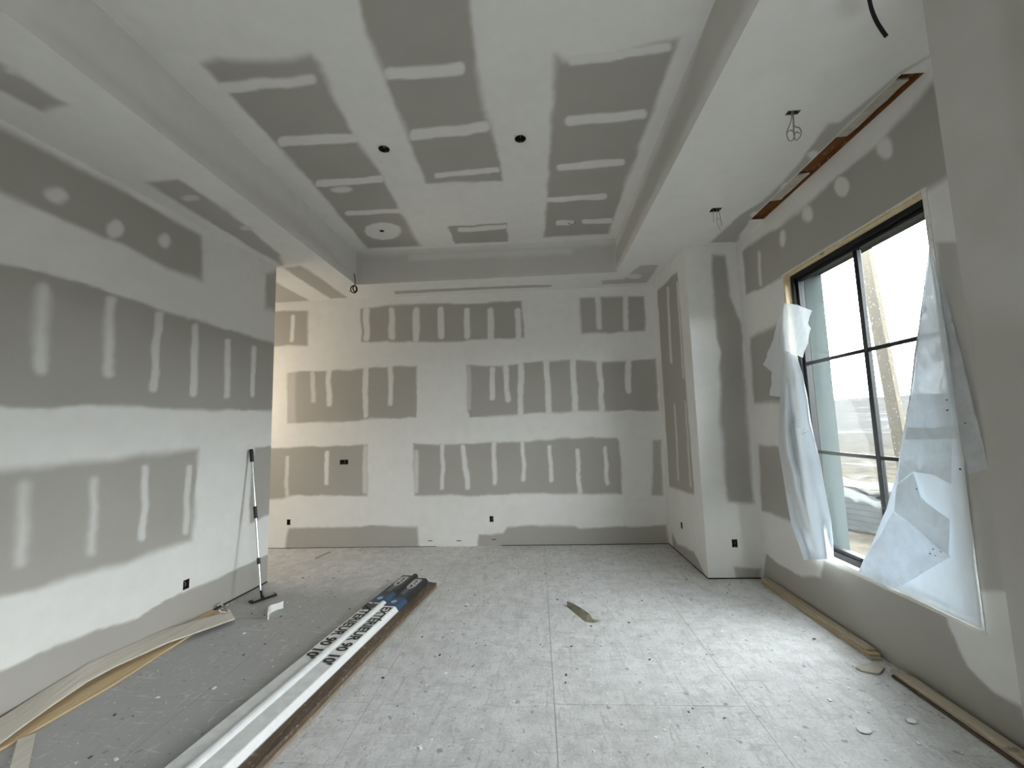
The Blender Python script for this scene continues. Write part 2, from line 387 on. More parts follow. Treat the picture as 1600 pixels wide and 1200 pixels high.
# ---- back wall
F = [raw([(415, 487), (481, 486), (481, 540), (415, 541)]),
     strip((457, 494), (456, 533), 6),
     raw([(563, 482), (611, 477.5), (632, 476), (740, 474), (816, 470.5), (820, 527.5), (760, 529), (700, 535), (640, 533.5), (565, 534.5)])]
for x in (572, 611.5, 650, 688, 729.8, 767, 810): F.append(strip((x, 484), (x+(2 if x == 688 else .5), 525 + (x % 7)), 9.5))
F += [raw([(905, 465), (1006, 462), (1008.5, 518), (908, 522)]), strip((934, 462), (936, 513), 8.5), strip((976.5, 462), (979, 515), 8),
      raw([(449, 583), (485, 579), (560, 577), (600, 573), (651, 572), (651, 653), (570, 655), (540, 659), (449, 661)]),
      raw([(449, 583), (461, 582), (462, 660), (449, 661)], .03, .3),
      strip((488, 582), (489, 628), 7, .6), strip((513, 578), (515, 632), 8), strip((571, 577), (571, 650), 8), strip((610, 573), (611, 632), 7.5),
      raw([(729, 571), (800, 571), (848, 564), (885, 562), (940, 566), (985, 563), (1024, 559), (1029, 642), (930, 642), (812, 647), (735, 651), (731, 640)]),
      raw([(729, 573), (735, 573), (736, 640), (731, 640)], .02, .45),
      strip((770, 575), (770.5, 623), 8), strip((790, 572), (794, 626), 8), strip((813.5, 570), (814, 646), 9), strip((854, 562), (856.5, 645), 9),
      strip((896, 562), (899, 645), 9), strip((937, 565), (941, 641), 8.5), strip((981, 560), (982, 612), 9),
      raw([(410, 700), (500, 698), (574, 694), (573, 774), (450, 775), (440, 779), (410, 780)]),
      strip((448, 713), (447.5, 774), 5.5, .6), strip((511, 706), (511, 756), 6.5), strip((570.5, 698), (569, 768), 7, .6),
      raw([(646, 692), (700, 695), (760, 692), (830, 690), (870, 685), (965, 683), (968, 690), (972, 773), (860, 771), (782, 772), (745, 776), (700, 773), (648, 774)]),
      strip((650.7, 704), (651, 768), 6, .6), strip((692, 696), (691, 763), 6), strip((723, 698), (731.5, 763), 7.5), strip((771.5, 693), (772.7, 756), 6.5),
      strip((817, 692), (819, 751), 6), strip((859, 697), (861, 751), 6), strip((902.4, 703), (906, 770), 6.5), strip((946, 698), (948.5, 757), 6),
      raw([(1020, 688), (1033, 688), (1037, 773), (1018, 773), (1021, 735)], .02, .1),
      raw([(450, 825), (520, 824), (580, 821), (652, 823), (654, 856), (444, 858)]),
      raw([(748, 835), (786, 835), (793, 824), (829, 820.5), (896, 822), (905, 825), (1041, 820.5), (1046, 856), (747, 856)])]
hu, hv = hl_(OB)
surface('wall_back', lines_(XHALL, XC, .018, hu, (-4.6, XC)), lines_(0, ZS, .018, hv), lambda u, v: (u, np.full_like(u, YD), v), upY(YD), F, holes=OB, seed=1)

# ---- left wall
F = [raw([(-150, 115), (0, 196), (175, 290), (314, 369), (316, 440), (261, 420), (190, 381), (105, 346), (0, 298), (-150, 235)], .03),
     blob(87, 304, 17, 12), blob(180, 357, 13, 16), blob(257, 376, 9, 11),
     raw([(415, 427), (440, 420), (440, 490), (414, 482)], .04, .15),
     raw([(-150, 380), (0, 413), (81, 430), (102, 435), (240, 480), (354, 515), (445, 541), (445, 641), (270, 641), (190, 634), (54, 636), (0, 633), (-150, 630)]),
     strip((68, 448), (63, 578), 20, .7, .03), strip((173, 468), (169, 585), 15, .7, .025), strip((248, 489), (240, 608), 12, .7), strip((305.5, 510), (301, 618), 11, .75),
     strip((355, 533), (354, 620), 9, .75), strip((397, 542), (395, 617), 7, .75),
     raw([(-150, 752), (0, 735), (112, 723), (180, 721), (225, 709), (309, 703), (301, 842), (247, 862), (193, 880), (103, 907), (0, 934), (-150, 975)], .035),
     strip((40, 758), (33, 880), 15, .55, .03), strip((149, 750), (143, 865), 12, .6, .025), strip((227, 730), (223, 842), 10.5, .7), strip((295, 730), (290, 832), 9, .6),
     raw([(397, 698), (440, 694), (440, 800), (421, 806), (389, 817)], .015),
     raw([(-150, 1115), (0, 1047), (90, 1006), (121, 995), (211, 968), (256, 939), (297, 921), (342, 903), (378, 885), (400, 876), (430, 862), (430, 930), (362, 960), (0, 1200), (-150, 1300)], .012)]
hu, hv = hl_(OL)
surface('wall_left', lines_(YREAR, YL, .017, hu, (1.9, YL)), lines_(0, ZS, .017, hv), lambda u, v: (xl(u), u, v), upL, F, holes=OL, seed=21)
flat('wall_left_end', [(XL, YL, 0), (XL-.14, YL, 0), (XL-.14, YL, ZS), (XL, YL, ZS)])
flat('wall_hall', [(XL-.14, YL, 0), (XHALL, YL, 0), (XHALL, YL, ZS), (XL-.14, YL, ZS)])
flat('wall_hall_end', [(XHALL, YL, 0), (XHALL, YD, 0), (XHALL, YD, ZS), (XHALL, YL, ZS)])

# ---- far pillar: a side facing the room and a front facing the camera
F = [raw([(1027, 455), (1058, 424), (1085, 774), (1046, 760)]), strip((1043, 449), (1049, 567), 4, .6), strip((1057.5, 440), (1068, 590), 3, .6),
     strip((1054, 632), (1060, 750), 3, .5), strip((1071, 627), (1079, 760), 3, .5), raw([(1050, 833), (1058, 850), (1084, 862), (1108, 910), (1052, 870)])]
hu, hv = hl_(OCL)
surface('wall_pillar_side', lines_(YC, YD, .018, hu), lines_(0, ZS, .018, hv), lambda u, v: (np.full_like(u, XC), u, v), upX(XC), F, holes=OCL, seed=31)
F = [raw([(1111, 398), (1133, 400), (1140, 462), (1158, 503), (1177, 778), (1179, 785), (1138, 785), (1133, 728), (1126, 663), (1125, 553), (1115, 485)], .03),
     raw([(1147, 886), (1188, 888), (1190, 912), (1149, 912)], .02, .1)]
hu, hv = hl_(OCF)
surface('wall_pillar_front', lines_(XC, XR, .014, hu), lines_(0, ZS, .018, hv), lambda u, v: (u, np.full_like(u, YC), v), upY(YC), F, holes=OCF, seed=41)

# ---- right wall with the window opening
F = [raw([(1457, 128), (1420, 175), (1375, 222), (1307, 277), (1247, 333), (1160, 392), (1166, 461), (1190, 452), (1222, 432), (1443, 300), (1470, 285), (1490, 270), (1490, 150)], .03),
     blob(1382, 234, 13, 18), blob(1315, 292, 12, 16), blob(1261, 335, 9, 13), blob(1222, 372, 5, 14), strip((1186, 396), (1189, 446), 5, .7),
     raw([(1172, 528), (1202, 512), (1245, 495), (1255, 630), (1205, 628), (1178, 631)], .03),
     raw([(1186, 696), (1218, 698), (1275, 690), (1280, 835), (1250, 822), (1190, 797)], .025),
     raw([(1198, 866), (1231, 891), (1253, 901), (1282, 902), (1287, 877), (1478, 962), (1480, 973), (1511, 1041), (1550, 1080), (1600, 1106), (1720, 1170), (1720, 1290), (1600, 1220), (1190, 920)], .012),
     raw([(1460, 383), (1520, 383), (1640, 925), (1520, 925)], .012, .2)]
WIN = (WY1, WY0, WZ0, WZ1); W2 = (BW['y0'], BW['y1'], BW['z0'], BW['z1'])
surface('wall_right', lines_(YREAR, YC, .016, [WY1, WY0, BW['y0'], BW['y1'], 2.0], (2.0, YC)), lines_(0, ZS, .016, [WZ0, WZ1, BW['z0'], BW['z1']]),
        lambda u, v: (np.full_like(u, XR), u, v), upX(XR), F, holes=[WIN, W2], seed=51)
# near pillar, whose side closes the picture on the right
F = [raw([(1540, -80), (1556, 0), (1578, 120), (1600, 230), (1640, 400), (1900, 400), (1900, -400), (1540, -200)], .04, .1),
     raw([(1450, 470), (1900, 560), (1900, 1600), (1625, 1160), (1590, 900)], .10, .1)]
surface('wall_pillar_near', lines_(1.1, YK, .016), lines_(0, ZS, .03), lambda u, v: (np.full_like(u, XC), u, v), upX(XC), F, base=.3, seed=61)
flat('wall_pillar_near_far_face', [(XC, YK, 0), (XR, YK, 0), (XR, YK, ZS), (XC, YK, ZS)])
flat('wall_pillar_near_back_face', [(XC, 1.1, 0), (XR, 1.1, 0), (XR, 1.1, ZS), (XC, 1.1, ZS)])
# rear wall behind the camera, with the glazed opening
xw = xl(YREAR)
flat('wall_rear', [(xw, YREAR, 0), (XR, YREAR, 0), (XR, YREAR, ZS), (xw, YREAR, ZS)])

# ---- ceiling: soffit ring around the raised tray, with the open joint over the window
GX = float(np.mean([on(p, 2, ZS)[0] for p in ((1215, 301), (1310, 209), (1405, 121))])); GY0 = float(on((1443, 113.5), 2, ZS)[1]); GY1 = float(on((1176, 343), 2, ZS)[1])
CB = [hole_at(upZ(ZS)((1118, 328)), .05, .04), hole_at(upZ(ZS)((1239, 176)), .045, .022)]
F = [raw([(617, 455), (760, 448), (862, 444.5), (862, 448), (760, 452), (617, 460)], .01, .2),
     raw([(938, 438), (975, 436), (1000, 415), (1028, 414), (1012, 441), (940, 445)], .02, .3), blob(990, 432, 12, 4),
     raw([(442, 418), (470, 415), (544, 465), (517, 467)], .03, .1), raw([(425, 438), (484, 469.5), (425, 475)], .03, .1),
     raw([(1460, 80), (1410, 110), (1312, 192), (1296, 194), (1262, 237), (1225, 283), (1190, 315), (1160, 333), (1135, 355), (1108, 379), (1150, 379), (1171, 344), (1310, 209), (1412, 114)], .02, .1),
     blob(1233, 290, 9, 6), blob(1271, 242, 9, 7), blob(1180, 336, 8, 5), blob(1330, 8, 22, 14, .6, .05),
     raw([(-160, 45), (0, 96), (72, 143), (105, 163), (62, 173), (0, 141), (-160, 110)], .03, .1), blob(20, 108, 12, 6),
     raw([(228, 285), (280, 280), (360, 333), (437, 398), (440, 415), (400, 391)], .03, .1), blob(297, 309, 14, 5, .6), blob(385, 357, 10, 4, .6)]
surface('ceiling', lines_(XHALL, XR, .018, [TL, TR, GX]+[h for c in CB for h in c[:2]], (-4.4, XR)), lines_(YREAR, YD, .018, [YT0, YB, GY0, GY1]+[h for c in CB for h in c[2:]], (1.4, YD)),
        lambda u, v: (u, v, np.full_like(u, ZS)), upZ(ZS), F, holes=[(TL, TR, YT0, YB), (GX, XR+.1, GY0, GY1)]+CB, flip=True, seed=81)
ceil = bpy.data.objects['ceiling']
OCT = [upZ(ZT)((600, 233)), upZ(ZT)((813, 217))]; SH = upZ(ZT)((596.5, 361))
octh = [(c[0]-.052, c[0]+.052, c[1]-.052, c[1]+.052) for c in OCT]+[(SH[0]-.03, SH[0]+.03, SH[1]-.03, SH[1]+.03)]
F = [raw([(314, 101), (341, 93), (456, 93), (487, 85), (500, 99), (525, 159), (562, 227), (594, 271), (631, 340), (656, 384), (575, 388), (550, 359), (494, 293), (434, 227), (356, 146), (337, 124)], .03),
     strip((344, 137), (490, 124), 17, .85), strip((440, 222), (556, 216), 15), strip((496, 287), (596, 280), 10), blob(534, 296, 16, 5), strip((542, 333), (630, 329), 7), blob(598, 361, 29, 14, .9),
     raw([(545, -60), (560, 0), (575, 60), (600, 120), (630, 190), (665, 286), (786, 283), (775, 225), (757, 170), (745, 100), (735, 0), (728, -60)], .03),
     strip((606, 115), (722, 107), 20), strip((646, 212), (760, 199), 16), strip((680, 274), (778, 266), 8),
     raw([(868, 84), (882, 95), (1040, 66), (1060, 62), (1050, 90), (1037, 127), (1000, 227), (950, 365), (849, 371), (856, 306), (862, 180), (866, 134)], .03),
     strip((892, 95), (1043, 76), 14), strip((889, 189), (1005, 178), 15), strip((874, 262), (972, 253), 11), strip((853, 312), (946, 307), 8), strip((871, 349), (895, 348), 8), strip((911, 346), (955, 345), 7),
     raw([(700, 354), (792, 348), (794, 377), (711, 381)], .015), strip((717, 359.5), (790, 354), 7)]
surface('tray_ceiling', lines_(TL, TR, .017, [h for q in octh for h in q[:2]]), lines_(YT0, YB, .017, [h for q in octh for h in q[2:]], (1.3, YB)), lambda u, v: (u, v, np.full_like(u, ZT)), upZ(ZT), F,
        holes=octh, flip=True, parent=ceil, seed=91)
surface('tray_face', lines_(TL, TR, .03), lines_(ZS, ZT, .02), lambda u, v: (u, np.full_like(u, YB), v), upY(YB),
        [raw([(557, 400), (960, 382), (962, 428), (557, 446)], .06, .35), strip((640, 402), (890, 392), 10, .6, .04)], parent=ceil, base=.7, seed=101)
for X_, sd, f_ in ((TL, 111, [raw([(100, 60), (330, 240), (480, 350), (540, 420), (300, 240), (60, 40)], .08, .6)]), (TR, 121, [raw([(1190, -40), (1110, 120), (962, 420), (962, 390), (1060, 160), (1130, -40)], .06, .35)])):
    surface('tray_face', lines_(YT0, YB, .03), lines_(ZS, ZT, .03), lambda u, v: (np.full_like(u, X_), u, v), upX(X_), f_, parent=ceil, base=.85, seed=sd)
flat('tray_face', [(TL, YT0, ZS), (TR, YT0, ZS), (TR, YT0, ZT), (TL, YT0, ZT)], parent=ceil)

# ---- floor: slab with subfloor panels laid on it (the seams show as fine gaps)
floor = obj('floor', bx((XHALL, YREAR, -.10), (XR, YD, -.022)), 'seam_dust', kind='structure')
PX, PY, GAP = .05, 2.90, .0014
k = 0
for i in range(-7, 3):
    x0 = PX + i*1.22; x1 = x0+1.22
    off = 0 if i % 2 == 0 else 1.22
    for j in range(-4, 4):
        y0 = PY + j*2.44 + off; y1 = y0+2.44
        a0, a1, b0, b1 = max(x0+GAP, XHALL), min(x1-GAP, XR+.05), max(y0+GAP, YREAR), min(y1-GAP, YD)
        if i in (-7,): a0 = XHALL
        if a1-a0 < .02 or b1-b0 < .02: continue
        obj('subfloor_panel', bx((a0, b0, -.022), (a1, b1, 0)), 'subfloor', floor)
# ------------------------------------------------------------------ outside: ground, brace, wrapped lumber
def gz(x, y):
    d = max(0, math.hypot(x, y)-13)
    z = -.5 + .040*d
    if d > 0: z += .30*math.sin(x*.21+y*.13)*min(1, d/20) + .9*math.sin(x*.045-y*.06+1.)*min(1, d/60)
    return z + .03*math.sin(x*2.1)*math.sin(y*1.7)
rs = [0., 4, 7, 9, 11, 13, 15, 18, 22, 27, 33, 40, 50, 62, 78, 98, 125, 160, 210, 280, 380]
bm = bmesh.new(); rings = []
for r in rs[1:]:
    rings.append([bm.verts.new((r*math.cos(a*math.pi/48), r*math.sin(a*math.pi/48), gz(r*math.cos(a*math.pi/48), r*math.sin(a*math.pi/48)))) for a in range(96)])
for a, b_ in zip(rings, rings[1:]):
    for k in range(96): bm.faces.new((a[k], b_[k], b_[(k+1) % 96], a[(k+1) % 96]))
bm.faces.new(rings[0])
obj('ground_outside', bm, 'outside_ground', kind='structure', smooth=True)

XB = XR+.95
top, bot = on((1351, 393), 0, XB), on((1409, 700), 0, XB)
d = (V(top)-V(bot)).normalized(); p1 = V(top)+d*1.1; tt = (bot[2]+.48)/d.z; p0 = V(bot)-d*tt
br = extrude_profile([(-.07, -.02), (.07, -.02), (.07, .02), (-.07, .02)], p0, p1, Vector((1, 0, 0)))
obj('diagonal_brace', br, 'brace_wood', label='pale lumber brace slanting across the view outside the window glass', cat='lumber')

# lumber stack under clear wrap, on the ground outside
la, lb = on((1288, 822), 2, -.5), on((1400, 846), 2, -.5)
ld = (V(lb)-V(la)).normalized(); ln_ = Vector((-ld.y, ld.x, 0)); ln_ = ln_ if ln_.dot(V(la)) > 0 else -ln_
st0 = V(la)-ld*1.2; st0.z = 0
lum = thing('lumber_stack', 'low stack of building boards lying on the ground outside the window', 'lumber')
for zl in range(6):
    for q in range(3):
        jj = random.uniform(-.08, .08)
        a = st0 + ld*jj + ln_*(.02+q*.30) + Vector((0, 0, -.47+zl*.11)); e = a + ld*3.4
        obj('board', extrude_profile([(-.01, 0), (-.27, 0), (-.27, .09), (-.01, .09)] if ld.cross(Vector((0,0,1))).dot(ln_) < 0 else [(.01, 0), (.27, 0), (.27, .09), (.01, .09)], a, e), 'lumber_out', lum)
def drape(nu, nv, fn):
    bm = bmesh.new(); G = [[bm.verts.new(fn(i/(nu-1), j/(nv-1))) for j in range(nv)] for i in range(nu)]
    for i in range(nu-1):
        for j in range(nv-1): bm.faces.new((G[i][j], G[i+1][j], G[i+1][j+1], G[i][j+1]))
    return bm
def wrapf(u, v):
    s = -.25 + u*3.9; rr = random.uniform(-.02, .02)
    if v < .45: a, z = -.10+.02*math.sin(u*31)-.04*v, -.44 + v/.45*.70
    else: a, z = -.10+(v-.45)/.55*1.15, .26+.05*math.sin(u*19+v*9)
    return st0 + ld*s + ln_*(a+rr) + Vector((0, 0, z+.05*math.sin(u*13+v*4)+rr*1.5))
obj('plastic_wrap', drape(40, 16, wrapf), 'poly_wrap', label='crumpled clear plastic wrapped over the board stack outside', cat='plastic sheet', smooth=True)
def snowf(u, v):
    s = -.3+u*3.9; e = max(0, math.sin(math.pi*min(1, max(0, v))))
    return st0 + ld*s + ln_*(.25+.85*v) + Vector((0, 0, .36+e*(.13+.10*math.sin(u*9)+.06*math.sin(u*23+1))+.01*math.sin(v*20)))
obj('snow_heap', drape(44, 9, snowf), 'snow', label='white lumpy snow lying on top of the wrapped board stack outside', cat='snow', smooth=True)

# ------------------------------------------------------------------ window
win = thing('window_1', None, None, kind='structure')
LD = .085
def liner(a, b_, m_='liner_wood'): obj('liner_board', bx(a, b_), m_, win)
T = .018
liner((XR, WY0-T, WZ0), (XR+LD, WY0, WZ1)); liner((XR, WY1, WZ0), (XR+LD, WY1+T, WZ1), 'caulk_white')
liner((XR, WY1+T, WZ1-T), (XR+LD, WY0-T, WZ1)); liner((XR, WY1+T, WZ0), (XR+LD, WY0-T, WZ0+T), 'caulk_white')
for a, b_ in (((XR-.003, WY0, WZ0-.02), (XR+.004, WY0+.012, WZ1+.012)), ((XR-.003, WY1-.02, WZ1), (XR+.004, WY0, WZ1+.012)), ((XR-.003, WY1-.022, WZ0-.024), (XR+.01, WY0, WZ0)), ((XR-.003, WY1-.018, WZ0), (XR+.01, WY1, WZ1))):
    obj('edge_bead', bx(a, b_), 'caulk_white', win)
fy0, fy1, fz0, fz1 = WY0-T, WY1+T, WZ0+T, WZ1-T
def member(y0, y1, z0, z1, x0, x1, nm='frame_member'): return obj(nm, bx((x0, y0, z0), (x1, y1, z1), .003), 'black_frame', win)
FX0, FX1 = XR+LD-.03, XR+LD+.07
fw = .045
member(fy0-fw, fy0, fz0, fz1, FX0, FX1); member(fy1, fy1+fw, fz0, fz1, FX0, FX1)
member(fy1+fw, fy0-fw, fz1-fw, fz1, FX0, FX1); member(fy1+fw, fy0-fw, fz0, fz0+fw, FX0, FX1)
sw = .03; sy0, sy1, sz0, sz1 = fy0-fw, fy1+fw, fz0+fw, fz1-fw
SX0, SX1 = FX0+.025, FX1-.02
member(sy0-sw, sy0, sz0, sz1, SX0, SX1, 'sash_member'); member(sy1, sy1+sw, sz0, sz1, SX0, SX1, 'sash_member')
member(sy1+sw, sy0-sw, sz1-sw, sz1, SX0, SX1, 'sash_member'); member(sy1+sw, sy0-sw, sz0, sz0+sw, SX0, SX1, 'sash_member')
gy0, gy1, gz0, gz1 = sy0-sw, sy1+sw, sz0+sw, sz1-sw
GXP = SX0+.022
my = 3.40; mz = (1.480, 2.318)
member(my-.022, my+.022, gz0, gz1, GXP-.015, GXP+.02, 'mullion')
for z in mz:
    member(my+.022, gy0, z-.015, z+.015, GXP-.012, GXP+.012, 'muntin'); member(gy1, my-.022, z-.015, z+.015, GXP-.012, GXP+.012, 'muntin')
zs_ = [gz0, mz[0]-.015, mz[0]+.015, mz[1]-.015, mz[1]+.015, gz1]
for ya, yb in ((my+.022, gy0), (gy1, my-.022)):
    for q in range(3):
        obj('pane', bx((GXP-.002, ya, zs_[2*q]), (GXP+.002, yb, zs_[2*q+1])), 'window_glass', win)
for a, b_ in (((FX1, WY0-.065, WZ0-.1), (FX1+.17, WY0+.2, WZ1+.1)), ((FX1, WY1-.2, WZ0-.1), (FX1+.17, WY1+.065, WZ1+.1)), ((FX1, WY1+.065, WZ1-.03), (FX1+.17, WY0-.065, WZ1+.2)), ((FX1, WY1+.065, WZ0-.2), (FX1+.17, WY0-.065, WZ0+.02))):
    obj('exterior_casing', bx(a, b_), 'exterior_trim', win)
# simple frames for the openings behind the camera
w2 = thing('window_2', None, None, kind='structure')
for a, b_ in (((XR, BW['y0'], BW['z0']), (XR+.1, BW['y0']+.06, BW['z1'])), ((XR, BW['y1']-.06, BW['z0']), (XR+.1, BW['y1'], BW['z1'])), ((XR, BW['y0'], BW['z1']-.06), (XR+.1, BW['y1'], BW['z1'])), ((XR, BW['y0'], BW['z0']), (XR+.1, BW['y1'], BW['z0']+.06)), ((XR+.03, (BW['y0']+BW['y1'])/2-.03, BW['z0']), (XR+.08, (BW['y0']+BW['y1'])/2+.03, BW['z1']))):
    obj('frame_member', bx(a, b_), 'black_frame', w2)

# ------------------------------------------------------------------ open joint over the window: timber and board scraps above the ceiling line
JZ = ZS+.012
joint = ceil
def yat(px): return float(on(px, 2, ZS)[1])
obj('timber_plate', bx((GX-.06, GY0-.06, JZ+.03), (XR+.02, GY1+.06, JZ+.075)), 'orange_plate', joint)
obj('blocking_and_added_ends', bx((GX-.06, GY0-.06, ZS+.004), (GX-.012, GY1+.06, JZ+.03)), 'orange_plate', joint)
obj('blocking_and_added_ends', bx((XR+.001, GY0-.06, ZS-.01), (XR+.02, GY1+.06, JZ+.03)), 'orange_plate', joint)
def scrap(y0, y1, x0=GX+.004, x1=XR-.012, n=6, tilt=.0, mat='gypsum'):
    bm = bmesh.new(); pts = []
    for i in range(n+1): pts.append((x0+random.uniform(0, .008), y0+(y1-y0)*i/n))
    for i in range(n, -1, -1): pts.append((x1-random.uniform(0, .014), y0+(y1-y0)*i/n+random.uniform(-.01, .02)))
    v0 = [bm.verts.new((x, y, JZ-.004+tilt*(x-x0)*4)) for x, y in pts]; v1 = [bm.verts.new((x, y, JZ+.010+tilt*(x-x0)*4)) for x, y in pts]
    m_ = len(pts)
    for i in range(m_): bm.faces.new((v0[i], v0[(i+1) % m_], v1[(i+1) % m_], v1[i]))
    bm.faces.new(v0[::-1]); bm.faces.new(v1); bmesh.ops.recalc_face_normals(bm, faces=bm.faces[:])
    obj('board_scrap', bm, mat, joint)
scrap(yat((1425, 126)), yat((1320, 215)), x1=XR-.03, tilt=.02); scrap(yat((1262, 275)), yat((1217, 315)), tilt=.02)
for ya, yb in ((GY0-.06, GY0-.004), (GY1+.004, GY1+.06)): obj('blocking_and_added_ends', bx((GX-.06, ya, ZS+.003), (XR+.02, yb, JZ+.03)), 'orange_plate', joint)  # end blocks added to keep sky light from leaking into the joint
obj('metal_edge', bx((GX-.004, GY0, ZS-.002), (GX+.002, GY1, JZ+.012)), 'caulk_white', joint)

# ------------------------------------------------------------------ plastic sheets at the window
def film_patch(px, offs, mat, name, parent, cuts=3, amp=.012, fr=9., seed=0):
    """polygon of photo points laid in front of the wall plane at the given distances from it"""
    bm = bmesh.new()
    if not isinstance(offs, (list, tuple)): offs = [offs]*len(px)
    vs = [bm.verts.new(on(p, 0, XR-o)) for p, o in zip(px, offs)]
    bm.faces.new(vs); bmesh.ops.triangulate(bm, faces=bm.faces[:])
    for _ in range(cuts): bmesh.ops.subdivide_edges(bm, edges=[e for e in bm.edges if e.calc_length() > .045], cuts=1, use_grid_fill=True)
    bmesh.ops.triangulate(bm, faces=bm.faces[:])
    co = np.array([v.co[:] for v in bm.verts])
    n = vnoise(co[:, 1]*fr, co[:, 2]*fr*.45, seed) + .5*vnoise(co[:, 1]*fr*2.6, co[:, 2]*fr*1.5, seed+1) - .75
    for v, q in zip(bm.verts, n):
        v.co.x = min(v.co.x - float(q)*amp*2, XR-.004)
    bmesh.ops.smooth_vert(bm, verts=bm.verts[:], factor=.3, use_axis_x=True)
    return obj(name, bm, mat, parent, smooth=True)
sheetR = thing('plastic_sheet', 'large torn milky plastic sheet over the lower right of the window', 'plastic sheet')
film_patch([(1453, 388), (1447, 440), (1436, 540), (1426, 600), (1412, 680), (1400, 745), (1385, 795), (1362, 850), (1341, 893), (1392, 917), (1440, 939), (1537, 985), (1522, 860), (1508, 742), (1487, 565), (1468, 460)],
           [.012]*16, 'poly_film', 'film', sheetR, 5, .006, 7, 3)
film_patch([(1453, 388), (1425, 602), (1410, 690), (1402, 755), (1427, 737), (1455, 742), (1486, 757), (1484, 560), (1468, 450)], [.03]*9, 'poly_fold', 'folded_flap', sheetR, 4, .010, 8, 5)
film_patch([(1402, 757), (1426, 739), (1438, 777), (1482, 812), (1483, 871), (1440, 832), (1397, 798)], [.03]*7, 'poly_fold', 'folded_flap', sheetR, 4, .008, 8, 6)
film_patch([(1453, 385), (1465, 425), (1480, 470), (1498, 540), (1512, 595), (1528, 660), (1548, 733), (1512, 740), (1500, 690), (1494, 640), (1480, 540), (1466, 450)], [.018]*12, 'poly_flap', 'wall_flap', sheetR, 4, .006, 8, 7)
film_patch([(1418, 668), (1497, 668), (1501, 686), (1414, 687)], [.042]*4, 'poly_fold', 'folded_band', sheetR, 2, .004, 8, 9)
film_patch([(1397, 800), (1440, 832), (1483, 870), (1450, 890), (1412, 914), (1391, 921), (1341, 894), (1365, 850)], [.05, .05, .05, .05, .04, .03, .03, .05], 'poly_thin', 'loose_corner', sheetR, 4, .012, 7, 13)
specks = bmesh.new()
def speck(p, off, r=2.0, stretch=1.4):
    c = V(on(p, 0, XR-off)); s = .0016*r*random.uniform(.7, 1.3)
    box(specks, c-Vector((.001, s*stretch, s)), c+Vector((.001, s*stretch, s)))
for p in ((1432, 764), (1479, 625), (1480, 641), (1508, 661), (1500, 733)): speck((p[0]*1., p[1]), .07, 2.2)
for p in ((1458, 858), (1470, 862), (1461, 868), (1453, 865)): speck(p, .09, 1.8)
obj('dirt_specks', specks, 'black_plastic', sheetR, kind='stuff')

sheetL = thing('plastic_sheet', 'narrow pleated plastic sheet hanging down the far side of the window', 'plastic sheet')
L_edge = [(1224, 548), (1221, 590), (1219, 622), (1217, 660), (1216, 696), (1223, 740), (1229, 778), (1236, 818), (1247, 848), (1256, 875)]
R_edge = [(1245, 556), (1254, 585), (1262, 622), (1267, 660), (1274, 690), (1283, 727), (1290, 770), (1299, 815), (1302, 845), (1303, 873)]
def body(u, v):
    f = v*(len(L_edge)-1); i = min(int(f), len(L_edge)-2); t = f-i
    a = [L_edge[i][q]*(1-t)+L_edge[i+1][q]*t for q in (0, 1)]; b_ = [R_edge[i][q]*(1-t)+R_edge[i+1][q]*t for q in (0, 1)]
    px = (a[0]*(1-u)+b_[0]*u, a[1]*(1-u)+b_[1]*u)
    g = .045*min(1, v*3); off = .035+.05*v + g*math.sin(u*7.5+v*2.2) + .018*math.sin(u*17-v*5)*min(1, v*3) + .006*math.sin(v*40+u*9)
    return on(px, 0, XR-max(.012, off))
obj('film', drape(22, 60, body), 'poly_film', sheetL, smooth=True)
film_patch([(1226, 474), (1245, 476), (1269, 485), (1263, 505), (1268, 513), (1264, 527), (1255, 559), (1240, 553), (1226, 548), (1224, 510)], [.05, .055, .06, .06, .06, .065, .075, .07, .06, .05], 'poly_fold', 'folded_flap', sheetL, 3, .012, 14, 15)
film_patch([(1225, 478), (1215, 505), (1201, 545), (1191, 570), (1207, 582), (1205, 600), (1203, 618), (1223, 621), (1227, 550)], [.03, .05, .07, .08, .06, .06, .06, .04, .04], 'poly_film', 'rear_flap', sheetL, 3, .015, 12, 17)
specks = bmesh.new()
for p in ((1240, 655), (1238.5, 659), (1246, 667), (1249, 667), (1258, 670), (1262, 673), (1258, 676), (1254, 678)): speck(p, .16, 1.7, 1.)
obj('dirt_specks', specks, 'black_plastic', sheetL, kind='stuff')

